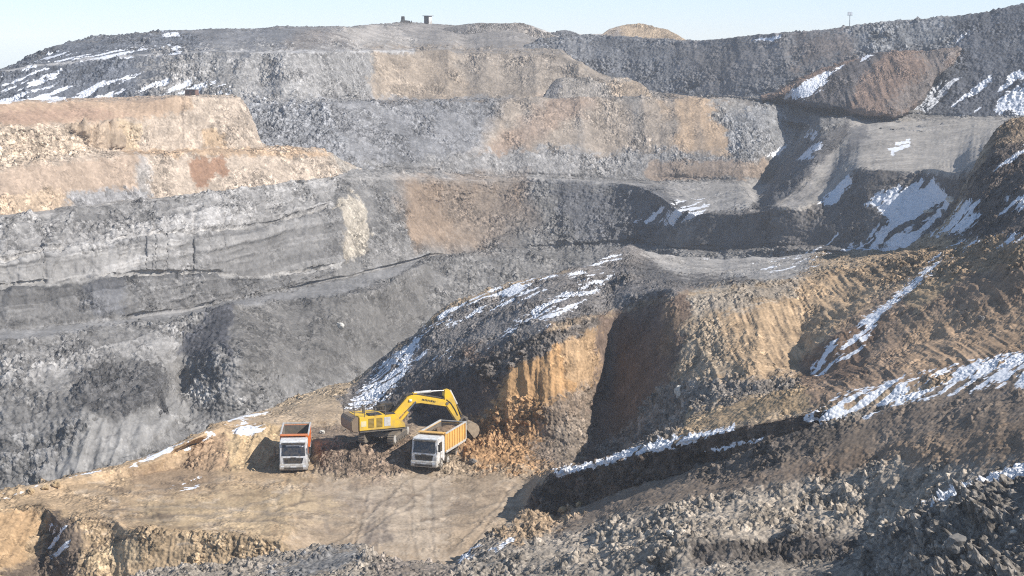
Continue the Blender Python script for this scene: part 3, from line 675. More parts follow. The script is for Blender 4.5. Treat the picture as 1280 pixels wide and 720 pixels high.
reg_work = [
 # lower slope and bank at the bottom left
 ([(-200,600),(0,600),(70,625),(360,655),(370,790),(-200,790)], (.37,.265,.15), dict(f=5, stone=1.2, rill=.5)),
 ([(-200,690),(0,640),(50,630),(18,705),(-200,760)], (.44,.285,.14), dict(f=4, stone=.5)),
 ([(60,630),(72,645),(100,670),(95,730),(0,730),(0,715),(48,690)], (.16,.12,.085), dict(f=5)),  # shadow in the ditch painted as a dark soil colour
 ([(150,668),(360,675),(365,720),(90,730)], (.40,.29,.165), dict(f=8, a=.6, stone=1.0, rill=.6)),
 ([(100,700),(160,680),(180,700),(120,720)], (.50,.38,.22), dict(f=6, a=.6)),
 ([(60,655),(80,660),(92,690),(62,700)], None, dict(snow=.55, f=4)),
 # floor
 ([(84,640),(0,628),(80,600),(200,560),(300,516),(420,480),(440,500),(430,540),(400,600),(500,600),(700,594),(690,640),(600,700),(560,720),(390,710),(360,672),(150,664)], (.39,.275,.155), dict(f=6, stone=.45, rill=.0)),
 ([(385,600),(520,588),(700,590),(690,650),(600,720),(380,720),(360,650)], (.33,.25,.165), dict(f=14, stone=.28, rill=.0)),
 ([(420,610),(520,590),(560,600),(560,700),(480,690)], (.38,.315,.235), dict(f=14, a=.6, stone=.2)),
 ([(160,590),(270,570),(275,610),(180,625)], (.28,.195,.12), dict(f=12, a=.7, stone=.3)),
 ([(180,625),(380,610),(420,640),(330,668),(170,660)], (.44,.33,.185), dict(f=14, a=.6, stone=.25)),
 ([(455,650),(490,648),(490,680),(452,684)], (.17,.14,.115), dict(f=5, a=.8, rill=.25)),
 ([(425,622),(490,622),(500,640),(430,640)], (.21,.165,.125), dict(f=6, a=.6)),
 ([(508,612),(514,612),(513,640),(507,640)], (.17,.14,.11), dict(f=2, a=.8)),
 ([(532,618),(539,618),(541,650),(534,650)], (.42,.36,.28), dict(f=2, a=.7)),
 ([(560,628),(585,626),(588,640),(560,640)], (.22,.175,.135), dict(f=4, a=.5)),
 ([(405,645),(412,645),(412,668),(405,668)], (.19,.155,.12), dict(f=2, a=.6)),
 ([(435,602),(480,596),(482,606),(440,612)], (.20,.145,.10), dict(f=4, a=.6, rill=.2)),
 # cut bank behind the left truck and platform
 ([(235,555),(290,540),(300,585),(260,592),(230,585)], (.33,.22,.125), dict(f=4, stone=.9, rill=.4)),
 ([(285,545),(330,530),(352,530),(350,585),(290,590)], (.43,.31,.165), dict(f=4, rill=.8, stone=.5)),
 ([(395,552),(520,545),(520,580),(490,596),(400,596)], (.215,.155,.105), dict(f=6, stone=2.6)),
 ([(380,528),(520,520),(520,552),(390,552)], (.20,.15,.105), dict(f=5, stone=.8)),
 ([(280,500),(420,468),(540,430),(540,460),(440,510),(300,525)], (.34,.26,.165), dict(f=6, stone=.9)),
 ([(290,520),(440,500),(440,528),(300,530)], (.37,.28,.18), dict(f=5, stone=.4)),
 # spur
 ([(425,500),(470,450),(540,395),(700,340),(790,300),(860,312),(1020,310),(1000,345),(860,362),(700,405),(640,440),(600,460),(500,500),(440,515)], (.185,.17,.155), dict(f=5, stone=1.2)),
 ([(800,310),(880,312),(1025,308),(1000,347),(900,360),(850,355)], (.29,.275,.25), dict(f=5, stone=.5)),
 ([(790,330),(815,325),(850,345),(900,345),(950,352),(940,358),(860,358),(800,350)], (.12,.115,.11), dict(f=4, stone=1.0)),  # ledge across the plateau, its shade painted as dark rock
 ([(580,440),(655,440),(650,500),(600,530),(570,520)], (.13,.092,.068), dict(f=14, stone=.9)),
 ([(445,480),(540,445),(600,460),(580,500),(520,520),(430,510)], (.14,.125,.112), dict(f=7, stone=1.2)),
 ([(520,480),(600,475),(605,530),(550,545),(520,530)], (.115,.085,.068), dict(f=8, stone=.8)),
 # dug-out wall
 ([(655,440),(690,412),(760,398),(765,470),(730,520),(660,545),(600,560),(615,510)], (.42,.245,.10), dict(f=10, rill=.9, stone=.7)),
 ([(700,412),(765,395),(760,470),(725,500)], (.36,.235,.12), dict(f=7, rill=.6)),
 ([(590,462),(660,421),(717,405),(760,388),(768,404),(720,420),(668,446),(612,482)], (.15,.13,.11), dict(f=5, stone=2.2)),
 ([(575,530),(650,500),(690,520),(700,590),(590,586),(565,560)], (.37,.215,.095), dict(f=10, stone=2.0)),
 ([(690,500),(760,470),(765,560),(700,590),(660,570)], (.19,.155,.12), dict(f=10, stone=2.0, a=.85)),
 ([(750,395),(862,360),(862,430),(770,575),(735,580)], (.16,.115,.085), dict(f=6, stone=.5)),  # shaded side of the recess, painted darker than the orange face
 ([(830,380),(855,390),(830,450),(815,440)], (.26,.18,.11), dict(f=6, a=.7)),
 # lit slope right of it
 ([(855,400),(900,370),(1000,350),(1180,300),(1210,310),(1100,360),(1010,470),(900,490),(850,480)], (.40,.28,.16), dict(f=7, stone=.55, rill=.7)),
 ([(862,364),(1000,350),(990,372),(900,395),(860,410)], (.27,.24,.195), dict(f=8, a=.8, stone=1.0)),
 ([(850,405),(900,390),(920,470),(850,485)], (.34,.262,.172), dict(f=8, stone=.9, rill=.6)),
 ([(840,480),(1000,472),(1000,512),(860,545),(760,572),(750,560)], (.22,.19,.155), dict(f=6, stone=2.2)),
 ([(655,655),(672,608),(690,590),(760,574),(855,550),(950,527),(1035,510),(1035,536),(950,564),(855,597),(760,628),(690,655)], (.105,.08,.06), dict(f=3, w=.3, stone=1.8)),  # lip face: dark brown soil, darkened further to stand for its shade
 ([(860,520),(930,495),(1050,475),(1080,490),(1000,512),(850,548)], (.36,.255,.14), dict(f=5, stone=.8)),
 ([(1010,480),(1080,458),(1100,470),(1050,486)], (.40,.28,.15), dict(f=5, stone=.8)),
 # right hill
 ([(1000,460),(1060,400),(1180,320),(1290,290),(1480,200),(1480,400),(1280,450),(1010,512)], (.265,.185,.12), dict(f=7, stone=.6, rill=.4)),
 ([(1130,400),(1290,385),(1480,330),(1480,400),(1290,440),(1130,480)], (.36,.245,.145), dict(f=14, a=.9, stone=.45, rill=.4)),
 ([(1120,360),(1200,330),(1200,350),(1140,395)], (.40,.285,.155), dict(f=6, a=.8)),
 ([(1000,470),(1062,405),(1100,400),(1080,470),(1020,480)], (.19,.125,.08), dict(f=6, stone=.5)),  # gully shadow painted as a darker brown
 ([(1190,300),(1210,235),(1250,160),(1290,145),(1480,80),(1480,260),(1290,300)], (.13,.105,.085), dict(f=6, stone=1.1)),
 ([(1228,165),(1262,148),(1290,145),(1290,175),(1240,190)], (.22,.165,.11), dict(f=4, stone=1.0)),
 ([(1050,340),(1160,312),(1290,300),(1290,330),(1100,360)], (.28,.20,.12), dict(f=6, stone=1.2)),
 # snow
 ([(430,515),(470,462),(522,418),(530,425),(505,470),(480,505)], None, dict(snow=.72, f=5)),
 ([(520,420),(545,385),(640,352),(770,312),(780,320),(740,350),(640,385),(560,410)], None, dict(snow=.50, f=6)),
 ([(640,405),(690,372),(740,352),(770,340),(745,370),(690,400)], None, dict(snow=.66, f=5)),
 ([(510,440),(600,415),(680,395),(700,400),(600,440),(520,460)], None, dict(snow=.40, f=6)),
 ([(870,316),(900,312),(920,318),(880,324)], None, dict(snow=.7, f=3)),
 ([(940,330),(1030,312),(1060,308),(1030,330),(970,345)], None, dict(snow=.42, f=5)),
 ([(1012,470),(1042,430),(1060,412),(1110,375),(1180,318),(1172,335),(1110,385),(1080,425),(1050,450),(1030,470)], None, dict(snow=.74, f=4)),
 ([(1050,452),(1075,420),(1090,420),(1080,440)], None, dict(snow=.5, f=4)),
 ([(1160,330),(1200,300),(1290,290),(1480,230),(1480,250),(1290,302),(1200,318)], None, dict(snow=.52, f=4)),
 ([(1150,300),(1200,250),(1230,250),(1215,290)], None, dict(snow=.6, f=5)),
 ([(1250,270),(1262,248),(1290,240),(1290,256)], None, dict(snow=.62, f=4)),
 ([(1240,215),(1262,195),(1290,180),(1290,190)], None, dict(snow=.55, f=4)),
 ([(694,598),(694,588),(756,572),(855,546),(920,530),(920,536),(855,556),(760,580)], None, dict(snow=.72, f=3)),
 ([(880,566),(905,556),(955,546),(950,552),(900,562)], None, dict(snow=.8, f=3)),
 ([(1000,522),(1050,495),(1150,466),(1290,438),(1480,395),(1480,440),(1290,490),(1160,500),(1080,515),(1030,530)], None, dict(snow=.72, f=6)),
 ([(210,606),(250,598),(248,612),(212,614)], None, dict(snow=.62, f=3)),
 ([(293,540),(305,525),(315,530),(333,533),(325,545),(300,546)], None, dict(snow=.68, f=3)),
 ([(80,600),(200,562),(300,518),(340,512),(200,574),(100,602)], None, dict(snow=.50, f=3)),
 ([(228,562),(245,555),(242,562),(230,566)], None, dict(snow=.7, f=2)),
 ([(-50,630),(10,612),(70,598),(10,622)], None, dict(snow=.4, f=3)),
]
_rr = random.Random(5)
_ruts = [[(400,690),(440,660),(470,630),(500,605),(520,592)], [(420,700),(455,668),(490,636),(528,606),(545,594)],
         [(200,650),(290,640),(350,620),(368,600)], [(230,660),(310,650),(372,628),(384,602)],
         [(520,700),(515,660),(513,630),(516,600)], [(545,700),(542,660),(538,630),(536,605)],
         [(120,640),(230,632),(330,640),(420,655),(520,650),(640,625)], [(130,652),(240,645),(340,652),(430,668),(530,662),(640,640)],
         [(390,610),(430,618),(480,612),(530,620),(600,612)], [(300,600),(350,612),(420,606),(480,622)],
         [(560,690),(590,660),(620,630),(640,605)], [(580,690),(606,660),(632,630),(655,606)],
         [(100,615),(170,612),(250,606),(290,598)], [(440,690),(445,650),(460,615)], [(470,700),(476,650),(486,618)]]
for _r in _ruts:
    _o = _rr.uniform(-4, 4)
    reg_work.append((stroke([(x + _o, y) for x, y in _r], 3.0), (.19,.145,.10), dict(f=1.6, a=_rr.uniform(.3,.6), w=.6, dent=-.12)))
    reg_work.append((stroke([(x + _o + 5, y + 1) for x, y in _r], 3.0), (.45,.37,.27), dict(f=1.8, a=_rr.uniform(.15,.35), w=.6, dent=.08)))
for _i in range(260):
    x = _rr.uniform(90, 660); y = _rr.uniform(600, 700)
    if y > 700 - .18 * x * .4:
        continue
    l = _rr.uniform(6, 26); a = _rr.uniform(-.35, .35)
    reg_work.append((stroke([(x, y), (x + l / 2, y + a * l * .3 + _rr.uniform(-1, 1)), (x + l, y + a * l * .5)], _rr.uniform(1.2, 3)), (.15,.11,.075) if _rr.random() < .65 else (.47,.38,.27), dict(f=1.5, a=_rr.uniform(.4, .8), w=.3, dent=_rr.uniform(-.15, .1))))
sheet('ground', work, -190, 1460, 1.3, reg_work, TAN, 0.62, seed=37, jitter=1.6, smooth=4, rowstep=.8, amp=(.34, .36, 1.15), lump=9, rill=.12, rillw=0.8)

# ---- near spoil bank along the bottom right
near = [
 [(120,790,112),(300,790,112),(600,790,112),(900,770,100),(1100,770,92),(1280,770,85),(1480,770,80)],
 [(120,745,122),(180,735,122),(300,728,121),(430,722,121),(600,728,120),(750,735,114),(850,718,110),(900,704,110),(950,702,109.5),(1000,708,109),(1050,698,108),(1090,690,107),(1110,668,106.5),(1150,646,105),(1200,620,103),(1280,586,100),(1480,520,94)],
 [(120,738,124),(180,731,124),(300,722,123.5),(430,710,124),(600,718,122),(750,725,116),(850,706,113),(900,703,113),(950,703,112.5),(1000,705,112),(1050,694,111),(1090,686,110),(1110,664,109.5),(1150,642,108),(1200,616,106),(1280,582,103),(1480,516,97)],
 [(120,734,126),(180,727,126),(300,716,126),(430,700,126.5),(600,706,124.5),(750,705,119),(820,680,115.5),(860,672,115),(900,671,115),(950,674,115),(1000,677,114.5),(1050,676,113.5),(1090,672,112.5),(1110,655,112),(1150,634,110.5),(1200,610,109),(1280,577,106),(1480,511,100)],
 [(120,730,130),(180,722,131),(280,708,132),(350,696,133),(400,684,136),(450,681,136),(466,695,134),(485,704,133),(517,702,133),(535,706,132.5),(565,708,132.5),(577,698,134),(600,679,138),(635,655,142),(668,641,146),(690,645,148),(760,620,145.2),(855,590,138.4),(950,558,133),(1030,529,130.5),(1100,502,130.3),(1280,450,127.3),(1480,398,125.5)],
 [(120,760,132),(280,745,135),(400,722,138.5),(450,722,138.5),(485,740,136),(565,745,135.5),(600,720,141),(635,700,145),(668,684,148.5),(690,670,150.5),(760,632,148),(855,602,141),(950,568,136),(1030,536,133),(1100,512,133),(1280,462,129),(1480,410,127)],
]
reg_near = [
 ([(640,650),(860,585),(1030,525),(1290,445),(1480,390),(1480,520),(1290,570),(1150,590),(960,600),(820,640),(700,665)], (.215,.165,.118), dict(f=12, stone=.35)),
 ([(1000,580),(1200,540),(1290,520),(1290,560),(1100,600)], (.235,.165,.105), dict(f=16, a=.7, stone=.6)),
 ([(900,600),(1080,565),(1080,590),(920,625)], (.16,.115,.08), dict(f=10, a=.6, stone=.5)),
 ([(1080,520),(1290,470),(1290,510),(1100,545)], (.22,.17,.125), dict(f=10, a=.8, stone=.6)),
 ([(620,668),(660,640),(700,636),(730,640),(690,662),(640,690)], (.33,.235,.14), dict(f=5, stone=1.6)),
 ([(860,590),(950,545),(1050,520),(1060,545),(960,590),(880,600)], (.10,.085,.07), dict(f=8, a=.8, stone=1.4)),  # shading along the foot of the lip, put into the colour
 ([(700,690),(860,632),(1100,585),(1210,590),(1150,630),(1090,668),(860,670),(700,715)], (.31,.262,.20), dict(f=12, stone=1.2)),
 ([(860,672),(1080,672),(1060,700),(870,704)], (.11,.095,.08), dict(f=6, stone=1.5)),  # gap below the terrace edge, its shadow painted dark
 ([(330,715),(440,684),(450,700),(340,730)], (.20,.195,.185), dict(f=5)),
 ([(470,700),(570,706),(560,730),(470,730)], (.24,.20,.16), dict(f=5)),
 ([(1090,690),(1160,640),(1290,580),(1480,510),(1480,790),(1050,790)], (.20,.178,.148), dict(f=8, stone=2.4)),
 ([(566,700),(598,678),(602,682),(578,702)], None, dict(snow=.9, f=2.5)),
 ([(612,692),(642,672),(644,678),(620,694)], None, dict(snow=.8, f=3)),
 ([(1146,640),(1165,618),(1180,615),(1200,606),(1290,576),(1480,508),(1480,520),(1290,588),(1200,622),(1170,634)], None, dict(snow=.72, f=3)),
 ([(1060,678),(1085,664),(1080,680)], None, dict(snow=.6, f=3)),
 ([(905,556),(955,545),(955,552),(910,562)], None, dict(snow=.75, f=3)),
 ([(880,572),(904,560),(900,570)], None, dict(snow=.6, f=3)),
 ([(1020,535),(1060,518),(1110,508),(1100,516),(1050,530)], None, dict(snow=.55, f=3)),
 ([(1010,520),(1100,496),(1200,470),(1290,442),(1480,396),(1480,430),(1290,486),(1180,492),(1100,508),(1030,528)], None, dict(snow=.66, f=6)),
]
sheet('bank', near, 130, 1460, 1.25, reg_near, (.265,.228,.18), 0.62, seed=43, jitter=2.0, smooth=4, rowstep=.6, amp=(.50, .45, 1.1), lump=8, rill=.0)

# ---- surrounding land below everything, out to the horizon
bm = bmesh.new()
bmesh.ops.create_circle(bm, cap_ends=True, radius=1500, segments=64)
me = bpy.data.meshes.new('land'); bm.to_mesh(me); bm.free()
me.materials.append(mat('land_soil', (.2, .19, .17), .95, scale=.02))
land = bpy.data.objects.new('land', me); COL.objects.link(land)
land.location = (0, 400, -95); land['kind'] = 'structure'
print('terrain done', round(time.time() - T0, 1))

# ---- winter haze
def add_haze(x0, x1, y0, y1, z0, z1, density):
    bm = bmesh.new()
    bmesh.ops.create_cube(bm, size=1)
    bmesh.ops.scale(bm, vec=(x1 - x0, y1 - y0, z1 - z0), verts=bm.verts)
    bmesh.ops.translate(bm, vec=((x0 + x1) / 2, (y0 + y1) / 2, (z0 + z1) / 2), verts=bm.verts)
    me = bpy.data.meshes.new('haze'); bm.to_mesh(me); bm.free()
    o = bpy.data.objects.new('haze', me); COL.objects.link(o)
    o['kind'] = 'stuff'
    m = bpy.data.materials.new('haze'); m.use_nodes = True
    nt = m.node_tree
    nt.nodes.remove(nt.nodes['Principled BSDF'])
    v = nt.nodes.new('ShaderNodeVolumePrincipled')
    v.inputs['Color'].default_value = (0.93, 0.96, 1.0, 1)
    v.inputs['Density'].default_value = density
    v.inputs['Anisotropy'].default_value = 0.2
    lnk(nt, v.outputs[0], nt.nodes['Material Output'].inputs['Volume'])
    me.materials.append(m)
    return o
add_haze(-1600, 1600, -1200, 2000, -96, 45, 0.00025)
# ================================================================== things
class MB:
    """collects shapes and links them as ONE mesh object"""
    def __init__(self):
        self.bm = bmesh.new()
    def _x(self, vs, M):
        if M is not None:
            bmesh.ops.transform(self.bm, matrix=M, verts=vs)
    def box(self, c, sz, rot=(0, 0, 0)):
        g = bmesh.ops.create_cube(self.bm, size=1)
        M = Matrix.Translation(c) @ Matrix.Rotation(rot[2], 4, 'Z') @ Matrix.Rotation(rot[1], 4, 'Y') @ Matrix.Rotation(rot[0], 4, 'X') @ Matrix.Diagonal((*sz, 1))
        self._x(g['verts'], M)
        return self
    def prism(self, prof, y0, y1, y0b=None, y1b=None):
        """profile in the x-z plane run from y0 to y1"""
        a = [self.bm.verts.new((x, y0, z)) for x, z in prof]
        b = [self.bm.verts.new((x, y1, z)) for x, z in prof]
        n = len(prof)
        fs = [self.bm.faces.new(a), self.bm.faces.new(b[::-1])]
        for i in range(n):
            fs.append(self.bm.faces.new((a[i], b[i], b[(i + 1) % n], a[(i + 1) % n])))
        bmesh.ops.recalc_face_normals(self.bm, faces=fs)
        return self
    def hull8(self, lo, hi):
        a = [self.bm.verts.new(p) for p in lo]; b = [self.bm.verts.new(p) for p in hi]
        fs = [self.bm.faces.new(a), self.bm.faces.new(b[::-1])]
        for i in range(4):
            fs.append(self.bm.faces.new((a[i], b[i], b[(i + 1) % 4], a[(i + 1) % 4])))
        bmesh.ops.recalc_face_normals(self.bm, faces=fs)
        return self
    def cyl(self, p0, p1, r0, r1=None, n=14):
        p0, p1 = Vector(p0), Vector(p1)
        d = p1 - p0
        g = bmesh.ops.create_cone(self.bm, cap_ends=True, segments=n, radius1=r0, radius2=r0 if r1 is None else r1, depth=d.length)
        self._x(g['verts'], Matrix.Translation((p0 + p1) / 2) @ d.to_track_quat('Z', 'Y').to_matrix().to_4x4())
        return self
    def blob(self, c, r, seed, sub=2, sz=(1, 1, 1), rough=.3):
        g = bmesh.ops.create_icosphere(self.bm, subdivisions=sub, radius=1)
        vs = g['verts']
        co = np.array([v.co[:] for v in vs])
        f1, f2, rid = voro(co * 1.1 + seed * 3.1, seed)
        dd = 1 + rough * (fbm(co * 1.3 + seed, 3, seed)) - rough * .7 * f1
        for v, k in zip(vs, dd):
            v.co = Vector((v.co.x * sz[0], v.co.y * sz[1], v.co.z * sz[2])) * float(k) * r + Vector(c)
        return self
    def build(self, name, m, parent=None, bevel=0.0, smooth=False):
        if bevel:
            es = [e for e in self.bm.edges if len(e.link_faces) == 2 and e.calc_face_angle(0) > 0.6]
            bmesh.ops.bevel(self.bm, geom=es, offset=bevel, segments=2, affect='EDGES', clamp_overlap=True)
        me = bpy.data.meshes.new(name)
        self.bm.to_mesh(me); self.bm.free()
        me.materials.append(m)
        if smooth:
            me.polygons.foreach_set('use_smooth', [True] * len(me.polygons))
        o = bpy.data.objects.new(name, me); COL.objects.link(o)
        if parent is not None:
            o.parent = parent
        return o

def tag(o, label, cat, group=None):
    o['label'] = label; o['category'] = cat
    if group:
        o['group'] = group
    return o

def thing(name, label, cat, loc, rz=0, group=None):
    o = bpy.data.objects.new(name, None); COL.objects.link(o)
    o.location = loc; o.rotation_euler = (0, 0, rz); o.empty_display_size = .3
    return tag(o, label, cat, group)

def surface(sheet_name, x, y):
    """point of a terrain sheet that is seen nearest to (x, y)"""
    P = HMAP[sheet_name]
    px, py = project(P)
    d = (px - x) ** 2 + (py - y) ** 2
    m = d < 9
    if not m.any():
        i = np.unravel_index(np.argmin(d), d.shape)
        return Vector(P[i])
    Q = P[m]
    return Vector(Q[np.argmin(Q[:, 1])])

WHITE = mat('white_paint', (.70, .70, .69), .5, dirt=.36, mud=1.9)
OFFW = mat('dull_white_steel', (.55, .54, .51), .5, dirt=.3, mud=1.7)
GLASS = mat('dark_glass', (.02, .023, .027), .12, dirt=.2)
RUBBER = mat('dusty_tyre_rubber', (.03, .029, .028), .85, dirt=.45, scale=5)
STEEL = mat('dirty_steel', (.09, .085, .08), .6, dirt=.4)
CHROME = mat('cylinder_rod', (.6, .6, .6), .2, 1.0, dirt=.1)
BLACK = mat('black_plastic', (.022, .022, .023), .55, dirt=.3)
YEL = mat('yellow_machine_paint', (.80, .50, .025), .5, dirt=.3, scale=1.2, mud=2.3)
YELD = mat('yellow_faded_paint', (.75, .52, .10), .5, dirt=.2, scale=2)
AMBER = mat('amber_bed_paint', (.74, .43, .12), .5, dirt=.22, scale=1.6, mud=2.2)
ORNG = mat('orange_bed_paint', (.68, .20, .045), .45, dirt=.15, scale=1.6)
LAMP = mat('headlamp_glass', (.75, .77, .78), .12, dirt=.1)
LINING = mat('worn_bed_lining', (.13, .115, .10), .6, dirt=.45)
SOIL = mat('heaped_soil', (.22, .145, .085), .95, dirt=.5, dirtcol=(.1, .07, .05), scale=1.4)
DUSTY = mat('dusty_bucket_steel', (.36, .28, .19), .8, dirt=.4, dirtcol=(.15, .11, .08))
TRACKM = mat('dusty_track_steel', (.16, .135, .105), .75, dirt=.45, scale=4)
PLATE = mat('number_plate', (.7, .7, .68), .4, dirt=.1)

# ---- tipper trucks: x forward, origin on the ground below the front bumper
def truck(name, label, loc, rz, front, side, rim, load):
    t = thing(name, label, 'truck', loc, rz)
    W = 1.25
    ch = MB()
    for sy in (-.42, .42):
        ch.box((-4.2, sy, .92), (7.2, .14, .26))
    ch.box((-2.6, -.9, .75), (.9, .5, .5)).box((-2.6, .9, .75), (.9, .5, .5))
    ch.box((-7.7, 0, .75), (.12, 2.3, .14))
    ch.build('chassis', STEEL, t, .02)
    # cab
    cab = MB()
    cab.prism([(-.04, .62), (0, 1.25), (-.03, 1.62), (-.30, 2.86), (-.55, 2.98), (-2.05, 2.98), (-2.12, 2.7), (-2.12, .95), (-1.95, .62)], -W + .02, W - .02)
    cb = cab.build('cab', WHITE, t, .07, False)
    ws = MB(); ws.hull8([(-.055, -1.06, 1.70), (-.055, 1.06, 1.70), (-.02, 1.06, 1.68), (-.02, -1.06, 1.68)][::1],
                        [(-.275, -1.0, 2.68), (-.275, 1.0, 2.68), (-.235, 1.0, 2.68), (-.235, -1.0, 2.68)])
    ws.build('windshield', GLASS, cb)
    v = MB(); v.box((-.17, 0, 2.76), (.34, 2.1, .05), (0, R(14), 0)); v.build('sun_visor', BLACK, cb, .01)
    for sy in (-1, 1):
        w = MB(); w.prism([(-.52, 1.68), (-.62, 2.55), (-1.35, 2.55), (-1.42, 1.68)], sy * (W - .03), sy * (W - .005)); w.build('side_window', GLASS, cb)
        d = MB(); d.box((-1.0, sy * (W - .01), 1.15), (.04, .012, 1.0)).box((-1.28, sy * (W), 1.5), (.16, .03, .04)); d.build('door_handle', BLACK, cb)
        mi = MB(); mi.box((-.10, sy * (W + .2), 2.15), (.12, .2, .62)).box((-.16, sy * (W + .1), 2.46), (.05, .24, .05)).box((-.16, sy * (W + .1), 1.9), (.05, .24, .05)); mi.build('mirror', BLACK, cb, .02)
        st = MB(); st.box((-.62, sy * (W - .06), .62), (.75, .2, .12)).box((-.62, sy * (W - .06), .42), (.7, .2, .08)); st.build('step', STEEL, cb, .01)
    gr = MB(); gr.hull8([(.012, -.78, 1.02), (.012, .78, 1.02), (.035, .78, 1.02), (.035, -.78, 1.02)], [(-.012, -.9, 1.50), (-.012, .9, 1.50), (.02, .9, 1.50), (.02, -.9, 1.50)])
    for k in range(3):
        gr.box((.03, 0, 1.12 + .12 * k), (.03, 1.5, .03))
    g = gr.build('grille', BLACK, cb)
    em = MB(); em.box((.045, 0, 1.545), (.02, .5, .055)); em.build('emblem_bar', STEEL, cb)
    bp = MB(); bp.prism([(-.6, .42), (.10, .40), (.16, .55), (.14, .92), (-.02, .98), (-.6, .98)], -W, W)
    b = bp.build('bumper', OFFW, t, .04)
    ai = MB(); ai.box((.15, 0, .58), (.03, 1.7, .2)); ai.build('air_intake', BLACK, b)
    pl = MB(); pl.box((.175, 0, .74), (.02, .52, .12)); pl.build('number_plate', PLATE, b)
    for sy in (-1, 1):
        h = MB(); h.box((.13, sy * .98, .78), (.06, .36, .19)); h.build('headlight', LAMP, b, .03)
    # bed
    x0, x1, zb, zt = -2.3, -7.75, 1.35, 3.12
    wall = MB()
    for sy in (-1, 1):
        wall.box(((x0 + x1) / 2, sy * (W - .03), (zb + zt) / 2 - .02), (x0 - x1, .07, zt - zb - .1))
        for k in range(8):
            wall.box((x0 - .35 - k * (x0 - x1 - .7) / 7, sy * (W + .035), (zb + zt) / 2), (.10, .07, zt - zb - .2))
    bed = wall.build('bed_side', side, t, .012)
    fl = MB(); fl.box(((x0 + x1) / 2, 0, zb), (x0 - x1, 2.3, .16)); fl.box((-5, 0, zb - .2), (5.4, 1.1, .24)); fl.build('bed_floor', STEEL, t, .02)
    fb = MB(); fb.box((x0 + .02, 0, (zb + zt) / 2 + .04), (.09, 2.5, zt - zb + .08)).box((x0 + .30, 0, zt + .06), (.62, 2.5, .07)); fb.box((x0 + .12, -.6, 2.2), (.1, .12, 1.6)).box((x0 + .12, .6, 2.2), (.1, .12, 1.6))
    fb.build('bed_front_board', front, t, .015)
    li = MB()
    for sy in (-1, 1):
        li.box(((x0 + x1) / 2, sy * (W - .085), (zb + zt) / 2 - .05), (x0 - x1 - .1, .03, zt - zb - .2))
    li.box((x1 + .07, 0, (zb + zt) / 2 - .1), (.03, 2.3, zt - zb - .3))
    li.build('bed_lining', LINING, t)
    tg = MB(); tg.box((x1, 0, (zb + zt) / 2 - .1), (.09, 2.42, zt - zb - .2)); tg.build('tailgate', side, t, .015)
    rl = MB()
    for sy in (-1, 1):
        rl.box(((x0 + x1) / 2, sy * (W + .0), zt - .04), (x0 - x1, .15, .12))
        rl.box(((x0 + x1) / 2, sy * (W + .02), zb + .02), (x0 - x1, .14, .2))
        rl.box((x1, sy * W, (zb + zt) / 2), (.16, .16, zt - zb))
    rl.box((x1, 0, zt - .06), (.12, 2.5, .1))
    rl.build('bed_rim', rim, t, .015)
    # wheels
    for wx in (-1.2, -2.95, -5.4, -6.75):
        for sy in (-1, 1):
            w = MB(); w.cyl((wx, sy * (W - .02), .53), (wx, sy * (W - .36 if wx > -4 else W - .62), .53), .53, n=26)
            for k in range(20):
                a = k * math.tau / 20
                w.box((wx + .53 * math.cos(a), sy * (W - .19), .53 + .53 * math.sin(a)), (.05, .3, .05), (0, -a, 0))
            wo = w.build('wheel', RUBBER, t, .02)
            r = MB(); r.cyl((wx, sy * (W + .0), .53), (wx, sy * (W - .06), .53), .29, n=20); r.cyl((wx, sy * (W + .07), .53), (wx, sy * W, .53), .12, .15, n=12)
            for k in range(8):
                a = k * math.tau / 8
                r.cyl((wx + .22 * math.cos(a), sy * (W + .03), .53 + .22 * math.sin(a)), (wx + .22 * math.cos(a), sy * W, .53 + .22 * math.sin(a)), .025, n=6)
            r.build('rim', OFFW, wo)
        if wx < -4:
            for sy in (-1, 1):
                f = MB(); f.box((wx, sy * (W - .18), 1.16), (1.15, .4, .04)); f.build('mudguard', BLACK, t, .01)
    tk = MB(); tk.cyl((-3.55, -.95, .85), (-4.7, -.95, .85), .3, n=18); tk.build('fuel_tank', OFFW, t)
    if load:
        s_ = MB()
        for k in range(46):
            fx = random.uniform(x1 + .5, x0 - .5); fy = random.uniform(-.85, .85)
            hgt = 3.0 - .45 * abs(fy) - .14 * abs(fx + 5.0) + random.uniform(-.08, .12)
            s_.blob((fx, fy, hgt - .22), random.uniform(.28, .6), 100 + k, 2, (1.1, 1, .75), .4)
        s_.box(((x0 + x1) / 2, 0, 1.8), (x0 - x1 - .3, 2.2, 1.4))
        tag(s_.build('soil_load', SOIL), 'heaped brown soil inside the amber bed of the truck beside the excavator', 'soil')
        so = bpy.data.objects['soil_load']; so.location = loc; so.rotation_euler = (0, 0, rz)
    return t

p = at_z(530, 589, FZ + .05)
truck('tipper_truck', 'white cab tipper truck with amber bed full of soil beside the yellow excavator', p, math.atan2(-.95, -.31), AMBER, AMBER, OFFW, True)
p2 = at_z(367, 593, FZ + .05)
t2 = truck('tipper_truck', 'white cab tipper truck with empty bed and orange front board, parked facing out', p2, math.atan2(-1, .07), ORNG, ORNG, OFFW, False)
sg = MB(); sg.box((-.215, .02, 2.60), (.02, 1.35, .15), (0, R(-12), 0)); sg.box((-.205, .72, 2.52), (.02, .36, .13), (0, R(-12), 0)); sg.build('windshield_strip', PLATE, t2)

